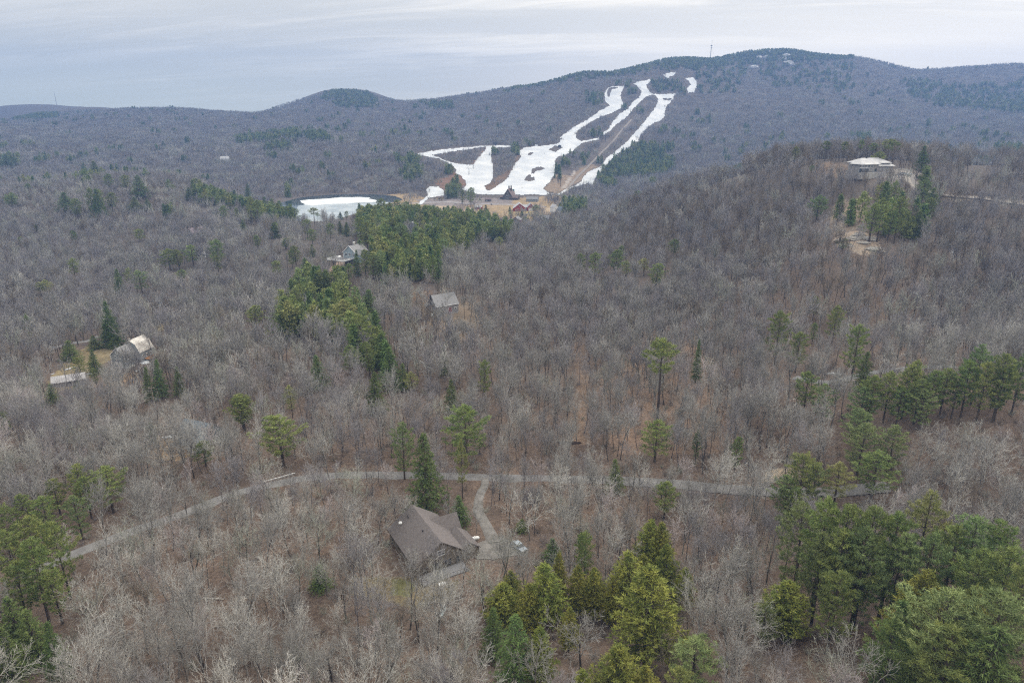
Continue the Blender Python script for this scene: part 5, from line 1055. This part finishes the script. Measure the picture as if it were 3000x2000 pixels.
MB().box(-1.4, -.6, 1.4, 2.2, 7.6, 9.6).build('chimney', M['dark'], r); rt = MB(); rt.box(-16, 6, -12.5, -10.9, -4.5, -.3); rt.build('retaining_wall', M['concrete'], r); r.scale = (.84, .84, .9); MB().box(-12.4, 14.4, -7.9, 7.9, -5, .0).build('foundation', M['w_stone'], r)
def car(name, loc, rz, label, paint, roof_m=None):
    o = empty(name, loc, rz); tag(o, label, 'car'); W_ = .88
    body = [(-2.25, .35), (2.2, .35), (2.28, .62), (2.15, .86), (1.15, .98), (-1.95, 1.0), (-2.28, .9), (-2.3, .6)]
    b_ = MB(); b_.prism([(x_, 0, z_) for x_, z_ in body], (0, -W_, 0), (0, W_, 0)); bo = b_.build('body', M[paint], o)
    cab = [(1.1, .98), (.45, 1.42), (-1.2, 1.46), (-1.95, 1.0)]; c_ = MB(); c_.prism([(x_, 0, z_) for x_, z_ in cab], (0, -.76, 0), (0, .76, 0)); c_.build('window', M['glass'], o)
    t_ = MB(); t_.box(-1.22, .46, -.70, .70, 1.43, 1.52); t_.build('roof', M[roof_m or paint], o)
    for x_ in (-1.4, 1.42):
        for y_ in (-1, 1):
            w_ = MB(); w_.tube((x_, y_ * .70, .33), (x_, y_ * .92, .33), .33, n=14); wo_ = w_.build('wheel', M['rubber'], o); h_ = MB(); h_.tube((x_, y_ * .915, .33), (x_, y_ * .935, .33), .19, n=10); h_.build('rim', M['steel'], wo_)
    for y_ in (-.62, .62): MB().box(2.2, 2.3, y_ - .2, y_ + .2, .62, .8).build('headlight', M['lamp'], o); MB().box(-2.33, -2.26, y_ - .2, y_ + .2, .65, .88).build('taillight', M['taillamp'], o)
    return o
cx, cyy = at(1520, 1608)[:2]; car('parked_car', (cx, cyy, zt(cx, cyy) + .15), R(-52), 'silver-blue car parked at the end of the gravel apron', 'carpaint')
cx, cyy = at(2662, 514)[:2]; car('parked_car', (cx, cyy, zt(cx, cyy) + .15), R(3), 'white car parked in the open beside the hilltop house', 'carwhite')
cx, cyy = at(2645, 513)[:2]; car('parked_car', (cx, cyy, zt(cx, cyy) + .15), R(12), 'pale car parked just left of the white car on the knoll', 'carpaint')
LOT = ['first', 'second', 'third', 'fourth', 'fifth', 'sixth']
for i, (u, v, c_) in enumerate([(1335, 597, 'carwhite'), (1352, 598, 'carpaint'), (1372, 599, 'carwhite'), (1440, 600, 'carpaint'), (1458, 601, 'carwhite'), (1570, 604, 'carpaint')]):
    cx, cyy, cz = at(u, v); car('parked_car', (cx, cyy, cz + .45), R(80 + 7 * i), '%s car from the left on the sandy lot by the ski lodge' % LOT[i], c_)['group'] = 'cars on the sandy lot'
# --- ski lodge and village
r = house('ski_lodge', 'lodge', R(-20), 'dark steep-roofed lodge with two chimneys at the foot of the snow slope', 'lodge')
wl, rf = MB(), MB(); gable(wl, rf, 0, 4, 15, 17, 0, 2.2, 14.5, axis='y', over=.8); gable(wl, rf, 9, 0, 12, 9, .01, 3.0, 5.5, over=.5); gable(wl, rf, -9, 4, 8, 7, .02, 2.6, 4.4, over=.5)
wl.build('wall', M['w_dark'], r); rf.build('roof', M['roof_lodge'], r)
MB().box(-1.6, -.2, 3.5, 5, 12, 18.2).build('chimney', M['dark'], r); MB().box(1.6, 3.0, 3.5, 5, 11, 18.6).build('chimney', M['dark'], r)
for a, b_ in ((-3, 2.2), (0, 2.2), (3, 2.2), (-1.5, 5.6), (1.5, 5.6), (0, 9)): opening(r, 'window', (a, -3.51, b_), (1, 0), 1.5, 1.6)
gx, gy, gz = at(1500, 567); lf = empty('lift_terminal', (gx, gy, gz), R(-10)); tag(lf, 'green lift drive box on legs on the snow behind the lodge', 'lift')
MB().box(-3.2, 3.2, -2, 2, 3.2, 6.2).build('housing', M['green'], lf); MB().box(-4.4, 4.4, -1.6, 1.6, 2.6, 3.1).build('platform', M['brick'], lf)
for a in (-2.4, 2.4): MB().box(a - .3, a + .3, -.3, .3, -.5, 2.6).build('leg', M['dark'], lf)
r = house('red_barn', 'barn', R(4), 'large red barn with two white-roofed front gables in the valley', 'barn')
wl, rf = MB(), MB(); gable(wl, rf, -5, 0, 15, 15, 0, 4.0, 9.6, axis='y', over=.6); gable(wl, rf, 9, 1.5, 12, 9, .01, 4.4, 9.2, axis='y', over=.6); gable(wl, rf, 2, 4.5, 20, 9, .02, 4.0, 6.6, over=.3)
wl.build('wall', M['w_red'], r); rf.build('roof', M['roof_white'], r)
opening(r, 'door', (-5, -7.51, 1.9), (1, 0), 3.2, 3.4, pane='w_red'); opening(r, 'door', (9, -4.51, 1.9), (1, 0), 5.5, 3.4, pane='white')
for a, b_ in ((-10.4, 1.6), (-1, 1.6), (1, 1.6), (-5, 6.6)): opening(r, 'window', (a, -7.51, b_), (1, 0), 1.2, 1.4)
opening(r, 'window', (9, -4.51, 6.4), (1, 0), 1.1, 1.3)
x, y, z = at(1514, 655); r = house('dark_barn', (x, y, z), R(-18), 'small dark maroon barn with grey roof below the red barn', 'barn')
wl, rf = MB(), MB(); gable(wl, rf, 0, 0, 9.5, 8.5, 0, 4.2, 7.6, axis='y'); gable(wl, rf, -6.5, 1, 5, 5, .01, 2.6, 4.6); wl.build('wall', M['w_maroon'], r); rf.build('roof', M['roof_grey'], r)
opening(r, 'window', (0, -4.76, 4.6), (1, 0), 2.6, 2.0); opening(r, 'door', (0, -4.76, 1.2), (1, 0), 2.6, 2.2, pane='glass')
x, y, z = at(1484, 655); r = house('garden_shed', (x, y, z), R(5), 'low dark shed with grey roof left of the dark maroon barn', 'shed')
wl, rf = MB(), MB(); gable(wl, rf, 0, 0, 8, 5, 0, 2.2, 3.8); wl.build('wall', M['w_maroon'], r); rf.build('roof', M['roof_grey'], r); opening(r, 'door', (0, -2.51, 1), (1, 0), 1.6, 1.9, pane='w_dark')
x, y, z = at(1624, 622); r = house('white_farmhouse', (x, y, z), R(-65), 'narrow white farmhouse with steep gable right of the red barn')
wl, rf = MB(), MB(); gable(wl, rf, 0, 0, 10, 6.5, 0, 6, 9.6); wl.build('wall', M['w_white'], r); rf.build('roof', M['roof_white'], r)
for a in (-1.5, 1.5):
    for b_ in (1.6, 4.4): opening(r, 'window', (-5.01, a, b_), (0, -1), .9, 1.3); opening(r, 'window', (5.01, a, b_), (0, 1), .9, 1.3)
x, y, z = at(1645, 628); r = house('white_cottage', (x, y, z), R(-60), 'white gabled house standing just right of the narrow farmhouse')
wl, rf = MB(), MB(); gable(wl, rf, 0, 0, 10, 8.5, 0, 4.8, 9.0); wl.build('wall', M['w_white'], r); rf.build('roof', M['roof_blue'], r)
for a in (-2, 0.2, 2.2): opening(r, 'window', (5.01, a, 2.2), (0, 1), .9, 1.3)
opening(r, 'window', (5.01, 0, 5.6), (0, 1), .9, 1.3)
x, y, z = at(1402, 612); r = house('field_hut', (x, y, z), R(-8), 'little red and white hut with pale roof on the edge of the tan field', 'hut')
wl, rf = MB(), MB(); gable(wl, rf, 0, 0, 9, 5, 0, 2.6, 4.6); wl.build('wall', M['w_red'], r); rf.build('roof', M['roof_white'], r); opening(r, 'window', (2.5, -2.51, 1.5), (1, 0), 1.6, 1.4, pane='white'); opening(r, 'window', (-2, -2.51, 1.5), (1, 0), 1.6, 1.2)
x, y, z = at(1289, 584); r = house('start_shed', (x, y, z), R(6), 'small yellow board shed with a ramp beside the small snow patch', 'shed')
wl, rf = MB(), MB(); gable(wl, rf, 0, 0, 9, 4, 0, 3.0, 4.2); wl.build('wall', M['cream'], r); rf.build('roof', M['roof_lodge'], r); rp = MB(); rp.prism([(4.6, 0, 0), (9.5, 0, 3.2), (9.5, 0, 2.8), (5.2, 0, -.3)], (0, -1.5, 0), (0, 1.5, 0)); rp.build('ramp', M['cream'], r); opening(r, 'door', (-1.5, -2.01, 1.1), (1, 0), 1.6, 2, pane='w_dark')
# --- far and hidden houses
def small(name, uv, rz, label, L_, W_, ze, zr, wall, roof, cat='house'):
    x, y, z = at(*uv); r = house(name, (x, y, z), R(rz), label, cat); wl, rf = MB(), MB(); gable(wl, rf, 0, 0, L_, W_, -1.5, ze, zr); wl.build('wall', M[wall], r); rf.build('roof', M[roof], r)
    for a in (-L_ * .3, L_ * .3): opening(r, 'window', (a, -W_ / 2 - .01, ze * .55), (1, 0), 1.1, 1.3)
    opening(r, 'window', (-L_ / 2 - .01, 0, ze * .6), (0, -1), 1.1, 1.3); return r
small('far_mansion', (2822, 455), 5, 'large pale blue-grey house far beyond the right-hand knoll', 26, 13, 6, 12, 'w_white', 'roof_blue')
small('woods_house', (577, 697), 50, 'grey gabled house with pinkish roof in the left woods', 13, 9, 5.5, 9.5, 'w_grey', 'roof_pink')
small('white_shed', (596, 752), -10, 'white shed in the bare woods right of a dark pine', 7, 5, 2.6, 4.2, 'w_white', 'roof_white', 'shed')
small('porch_house', (478, 893), 20, 'small white porch house in the woods above the grey gambrel house', 7, 6, 3.4, 5.6, 'w_white', 'roof_grey')
small('valley_house', (660, 474), 15, 'tiny white house far off in the left valley', 15, 10, 5.5, 9.5, 'w_white', 'roof_white')
small('valley_hall', (350, 515), 3, 'long pale building behind the far left ridge', 26, 10, 4, 6.5, 'w_white', 'roof_white', 'building')
small('annex_house', (1560, 590), -12, 'low grey annex in the bare trees right of the ski lodge', 16, 9, 3.4, 6.2, 'w_grey', 'roof_grey')
small('lodge_shed', (1430, 590), 10, 'small brown shed left of the ski lodge', 8, 6, 2.8, 4.6, 'w_dark', 'roof_lodge', 'shed')
small('roadside_house', (1600, 648), -30, 'small grey house among bare trees below the white houses', 9, 7, 3.6, 6.2, 'w_grey', 'roof_grey')
small('hill_house', (2330, 470), 0, 'low pale building in the trees left behind the knoll', 18, 9, 4, 6, 'w_white', 'roof_grey')
# --- lift towers and lines
def tower(uv, h, label, grp, arm=3.2):
    x, y, z = at(*uv); o = empty('lift_tower', (x, y, z)); tag(o, label, 'tower', grp)
    MB().tube((0, 0, -.5), (0, 0, h), .38, .25, n=8).build('mast', M['dark'], o); c_ = MB(); c_.box(-arm, arm, -.2, .2, h - .3, h + .1); c_.build('crossarm', M['dark'], o)
    for s in (-1, 1): MB().box(s * arm - .15, s * arm + .15, -1.2, 1.2, h - .75, h - .3).build('sheave', M['dark'], o)
    return (x, y, z + h - .5)
def line(pts, label, dx, name='lift_cable'):
    o = empty(name, pts[0]); tag(o, label, 'cable')
    for s in (-1, 1):
        m_ = MB()
        for a, b_ in zip(pts[:-1], pts[1:]):
            a = np.array(a) - pts[0]; b_ = np.array(b_) - pts[0]; k = 6
            for i in range(k):
                f0_, f1_ = i / k, (i + 1) / k; sag = lambda f: np.array([s * dx, 0, -4 * 2.0 * f * (1 - f)]); m_.tube(a + (b_ - a) * f0_ + sag(f0_), a + (b_ - a) * f1_ + sag(f1_), .10, n=4, caps=False)
        m_.build('rope', M['dark'], o)
def Z1(x, y): return (1100 + x / 2.138, 80 + y / 2.138)
P1 = [tower(Z1(*q), h, lb, 'towers of the left chairlift', 4) for q, h, lb in (((586, 926), 11, 'left chairlift tower on open snow, lowest of its line'), ((613, 888), 12, 'left chairlift tower at the foot of the wooded triangle'), ((684, 780), 11, 'left chairlift tower on the bare strip beside the snow'), ((738, 745), 9, 'left chairlift tower at the top of its bare strip'))]
line(P1, 'cables of the left chairlift strung between its four towers', 3.6)
P2 = [tower(Z1(*q), h, 'tower of the long chairlift up the bare strip to the summit', 'towers of the long chairlift', 4) for q, h in (((1158, 1000), 14), ((1255, 885), 12), ((1345, 790), 12), ((1440, 718), 12), ((1530, 645), 12), ((1600, 575), 12), ((1670, 500), 12), ((1725, 445), 12), ((1770, 395), 12), ((1820, 345), 12), ((1880, 290), 10))]
line(P2, 'cables of the long chairlift climbing the brown strip', 3.6)
x, y, z = at(*Z1(752, 742)); o = empty('lift_terminal', (x, y, z)); tag(o, 'dark lift hut at the top of the left chairlift', 'hut'); MB().box(-4, 4, -2.5, 2.5, 3, 7).build('housing', M['dark'], o); MB().box(-1, 1, -1, 1, -1, 3).build('leg', M['dark'], o)
for q, lb in ((Z1(1153, 752), 'dark snow gun hut on the brown island in the main run'), (Z1(1008, 745), 'pale groomer hut at the upper edge of the main run')):
    x, y, z = at(*q); o = empty('slope_hut', (x, y, z)); tag(o, lb, 'hut'); MB().box(-3, 3, -2, 2, -1, 3.2).build('wall', M['w_dark' if 'dark' in lb else 'w_white'], o); rf = MB(); rf.prism([(-3.3, 0, 3.2), (3.3, 0, 3.2), (0, 0, 4.8)], (0, -2.3, 0), (0, 2.3, 0)); rf.build('roof', M['roof_dark'], o)
for i, q in enumerate(((1030, 850), (1057, 795), (1640, 632), (918, 1010))):
    x, y, z = at(*Z1(*q)); b_ = MB(); z += .5
    prof = [(.0, .30), (.75, .26), (1.0, .24), (1.15, .30), (1.45, .32), (1.52, .16), (1.6, .15), (1.72, .17), (1.8, .05)]
    for (h0, r0), (h1, r1) in zip(prof[:-1], prof[1:]): b_.tube((0, 0, h0), (0, 0, h1), r0, r1, n=10, caps=False)
    b_.tube((.25, 0, 1.4), (.5, .3, .95), .09, .07); b_.tube((-.25, 0, 1.4), (-.5, .3, .95), .09, .07)
    o = b_.build('person', M['dark'], loc=(x, y, z)); tag(o, 'tiny dark figure of a skier on ' + ('the middle of the main snow run', 'the upper main snow run', 'the long right-hand snow run', 'the lowest snow by the brown bank')[i], 'person')
# --- masts on the skyline
x, y, z = at(2080, 172); o = empty('radio_mast', (x, y, z)); tag(o, 'slim lattice radio mast on the mountain ridge', 'mast')
MB().tube((0, 0, -3), (1.2, 0, 44), 1.0, .7, n=6).build('mast', M['steel'], o); MB().tube((1.2, 0, 44), (1.8, 0, 62), .45, .2, n=6).build('antenna', M['steel'], o)
for h, rr in ((37, 2.3), (44, 2.8)): MB().tube((1.0, 0, h), (1.0, 0, h + 1.6), rr, rr, n=10).build('platform', M['dark'], o)
g_ = MB()
for a in (0, 2.1, 4.2):
    g_.tube((1, 0, 36), (22 * math.cos(a), 22 * math.sin(a), -2), .10, n=4)
g_.build('guy_wire', M['steel'], o); MB().box(4, 10, -2, 2, -1, 4).build('equipment_hut', M['w_dark'], o)
t_, e_ = ray(168, 318); y = 3240.0; x = float(t_) * y; z = zt(x, y); o = empty('radio_mast', (x, y, z)); tag(o, 'hair-thin mast on the farthest blue hill at left', 'mast'); MB().tube((0, 0, -5), (0, 0, 46), 1.1, .7, n=5).build('mast', M['steel'], o); MB().tube((0, 0, 46), (0, 0, 62), .5, .25, n=5).build('antenna', M['steel'], o)
# --- small things near the camera
x, y, z = at(1297, 1790); o = empty('rowing_boat', (x, y, z + .05), R(80)); tag(o, 'pale blue upturned boat lying in the leaves below the lawn', 'boat')
b_ = MB(); K = 12; rings = []
for i in range(K + 1):
    s = i / K * 2 - 1; w2 = .5 * (1 - abs(s) ** 2.4) + .02; rings.append([(s * 2.2, w2 * math.cos(a), max(.02, .42 * math.sin(a)) * (1 - .35 * s * s)) for a in np.linspace(0, math.pi, 9)])
b_.add([p for r_ in rings for p in r_], [(i * 9 + j, i * 9 + j + 1, (i + 1) * 9 + j + 1, (i + 1) * 9 + j) for i in range(K) for j in range(8)]); b_.build('hull', M['paleblue'], o); MB().box(-2.0, 2.0, -.04, .04, .36, .47).build('keel', M['white'], o)
def pole(uv, label, h=9.5, m='wood'):
    x, y, z = at(*uv); o = empty('utility_pole', (x, y, z)); tag(o, label, 'pole', None); MB().tube((0, 0, -.5), (0, 0, h), .17, .12, n=8).build('shaft', M[m], o); MB().box(-1.1, 1.1, -.07, .07, h - .9, h - .72).build('crossarm', M[m], o)
    for a in (-.95, 0, .95): MB().tube((a, 0, h - .72), (a, 0, h - .5), .05, n=6).build('insulator', M['white'], o)
    return (x, y, z + h - .5)
pole((455, 1200), 'pale pole standing in the bare woods right of the grey gambrel house'); pole((163, 1075), 'pale pole in the left clearing beside the long shed')
x, y, z = at(845, 1410); o = empty('guard_rail', (x, y, z)); tag(o, 'short whitish guard rail along the far edge of the road', 'rail')
a = np.array(at(765, 1418)) - (x, y, z); b_ = np.array(at(864, 1390)) - (x, y, z); rl = MB(); rl.tube(a + (0, 0, .6), b_ + (0, 0, .6), .14, n=6); rl.build('rail', M['white'], o)
for k in range(9): c_ = a + (b_ - a) * k / 8; MB().tube(c_ - (0, 0, .3), c_ + (0, 0, .6), .07, n=6).build('post', M['wood'], o)
# stone bank across the orange clearing, fallen logs, boulders
x, y, z = at(1672, 1298); rr_ = np.random.RandomState(3)
def rock(name, loc, s, label, m='stone', cat='rock', group=None, flat_=.6):
    V_ = []; F_ = []; n1_, n2_ = 7, 10
    for i in range(n1_ + 1):
        for j in range(n2_):
            th = math.pi * i / n1_; ph = 2 * math.pi * j / n2_; k = 1 + rr_.uniform(-.22, .22); V_.append((s[0] * k * math.sin(th) * math.cos(ph), s[1] * k * math.sin(th) * math.sin(ph), s[2] * k * math.cos(th)))
    for i in range(n1_):
        for j in range(n2_): F_.append((i * n2_ + j, (i + 1) * n2_ + j, (i + 1) * n2_ + (j + 1) % n2_, i * n2_ + (j + 1) % n2_))
    b_ = MB(); b_.add(V_, F_); o = b_.build(name, M[m], loc=loc); tag(o, label, cat, group); return o
dk_m = mat('dark_peat_bank', (0.07, 0.05, 0.04), .95, amt=.5, scale=.8); M['peat'] = dk_m
rock('earth_bank', (x, y, z - .3), (4.4, .8, 1.0), 'dark undercut earth bank crossing the orange-brown clearing', 'peat', 'bank')
x, y, z = at(1662, 1140); rock('earth_mound', (x, y, z), (1.2, 1.2, .8), 'dark mound beside the bare orange-brown clearing', 'peat', 'mound')
for i, (u, v) in enumerate([(2500, 700), (2530, 712), (2480, 722), (2560, 730), (2515, 690), (2545, 700), (2470, 705), (2580, 738)]):
    x, y, z = at(u, v); rock('ledge_rock', (x, y, z), (rr_.uniform(2, 5), rr_.uniform(2, 3.5), rr_.uniform(.6, 1.5)), 'pale weathered ledge on the steep face of the right-hand knoll', 'stone', 'rock', 'ledges on the knoll face')
for i, (u, v) in enumerate([(2290, 1398), (2275, 1402), (2300, 1404)]):
    x, y, z = at(u, v); rock('boulder', (x, y, z), (rr_.uniform(.5, .9), rr_.uniform(.4, .8), rr_.uniform(.4, .6)), 'grey boulder at the tan pull-off where the road ends', 'stone', 'rock', 'boulders at the pull-off')
def log(uv0, uv1, label, m='wood', r_=.16):
    a = np.array(at(*uv0)); b_ = np.array(at(*uv1)); o = empty('fallen_log', tuple(a)); tag(o, label, 'log'); MB().tube((0, 0, .25), b_ - a + (0, 0, .25), r_, r_ * .6, n=8).build('stem', M[m], o)
    k = (b_ - a) * .7; s_ = MB(); s_.tube(k + (0, 0, .25), k + np.array([.8, .9, .9]), r_ * .5, .03, n=5); s_.build('branch', M[m], o)
M['birchlog'] = mat('pale_log_bark', (0.55, 0.52, 0.48), .9, amt=.35, scale=3)
log((595, 1753), (655, 1757), 'pale fallen log on the brown slope left of the lawn', 'birchlog'); log((625, 1838), (715, 1832), 'thin grey fallen log low on the brown slope', 'wood', .12); log((220, 1150), (262, 1130), 'pale broken log below the long shed', 'birchlog', .2)
log((1170, 1560), (1215, 1530), 'dark log on the litter left of the brown-roofed house', 'wood', .12)
# scattered snow patches
for P_, lb in (([(468,1282),(490,1277),(505,1271),(516,1274),(512,1284),(490,1284)], 'small snow patch left of the house with the blue-grey roof'), ([(523,1272),(530,1285),(548,1287),(555,1278),(545,1278),(535,1282)], 'curved snow strip beside the blue-roofed house'),
    ([(405,1066),(418,1058),(432,1050),(440,1065),(425,1068)], 'snow patch right of the grey gambrel house'), ([(395,1090),(402,1083),(412,1081),(410,1087),(400,1092)], 'small snow scrap below the gambrel house deck'),
    ([(184,1087),(195,1081),(208,1078),(222,1075),(222,1078),(208,1082),(196,1085)], 'snow ridge lying behind the long shed'), ([(149,1098),(160,1093),(161,1096),(150,1099)], 'small snow scrap left of the long shed'), ([(248,1096),(262,1094),(275,1094),(270,1098),(250,1098)], 'snow streak between long shed and gambrel house'),
    ([(2418,1098),(2425,1092),(2445,1091),(2465,1096),(2463,1100),(2440,1097)], 'snow patch in the bare woods above the tall pine row'), ([(2672,857),(2680,854),(2692,857),(2690,864),(2678,863)], 'bright snow scrap low on the right-hand slope'), ([(2788,736),(2795,733),(2796,742),(2788,744)], 'tiny snow scrap high on the right-hand slope'),
    ([(610,560),(625,552),(650,550),(640,560)], None)):
    if lb is None: continue
    o = drape('snow_patch', P_, [], M['snow'], step=.8, lift=.2, jit=.7, y1=800)
    if o: tag(o, lb, 'snow patch')
# rocky outcrops near the summit
for i, (u, v) in enumerate([(2300, 175), (2310, 186), (2318, 192), (2225, 172), (2245, 170), (2260, 155), (2210, 200), (2305, 165)]):
    x, y, z = at(u, v); rock('summit_ledge', (x, y, z + 2), (rr_.uniform(9, 16), 6, rr_.uniform(5, 9)), 'pale rock ledge showing among dark trees below the summit', 'roof_white', 'rock', 'ledges below the summit')
# understorey: shrubs and saplings
shr_m = [TONES['brown'][1], TONES['mauve'][1], TONES['mossy'][1]]; shr = []
for i in range(4):
    r_ = np.random.RandomState(40 + i); sg = []
    for k in range(34):
        a = r_.uniform(0, 6.28); ln = r_.uniform(.9, 2.4); d = unit(np.array([math.cos(a) * .6, math.sin(a) * .6, r_.uniform(.6, 1.4)])); p0 = np.array([r_.normal(0, .3), r_.normal(0, .3), -.1]); p1 = p0 + d * ln * .6; d2 = unit(d + r_.normal(0, .35, 3)); sg += [(p0, p1, .018, .013), (p1, p1 + d2 * ln * .6, .013, .004)]
        for q in range(3): sg.append((p1, p1 + unit(d + r_.normal(0, .6, 3)) * ln * .4, .010, .003))
    shr.append(segs_mesh('shrub_kind_%d' % i, sg, 3, shr_m[i % 3]))
SP = keep(forest_points(80, 240, 3.4, 4.2), pad=.5); SP = SP[rb.uniform(0, 1, len(SP)) < .55]; n = len(SP)
sc_ = rb.uniform(.5, 1.4, n); o = scatter('undergrowth', np.column_stack([SP, zf(SP[:, 0], SP[:, 1])]), np.stack([np.zeros(n), np.zeros(n), rb.uniform(0, 6, n)], 1), np.stack([sc_] * 3, 1), rb.randint(0, 4, n), proto_collection('shrub_kind', shr)); tag(o, 'thin leafless brush under the trees', 'undergrowth', None, 'stuff')
# ============================================================ the air
hz = MB(); hz.box(-5300, 5300, -200, 3520, -8, 392)
hm = bpy.data.materials.new('haze'); hm.use_nodes = True; t = hm.node_tree; t.nodes.clear()
pv = N(t, 'ShaderNodeVolumePrincipled'); pv.inputs['Color'].default_value = (0.21, 0.37, 0.76, 1); pv.inputs['Density'].default_value = HAZE; pv.inputs['Anisotropy'].default_value = 0.3
mo = N(t, 'ShaderNodeOutputMaterial'); L(t, pv.outputs[0], mo.inputs['Volume'])
ho = hz.build('haze', hm); tag(ho, 'thin bluish haze over the valley', 'haze', None, 'stuff')
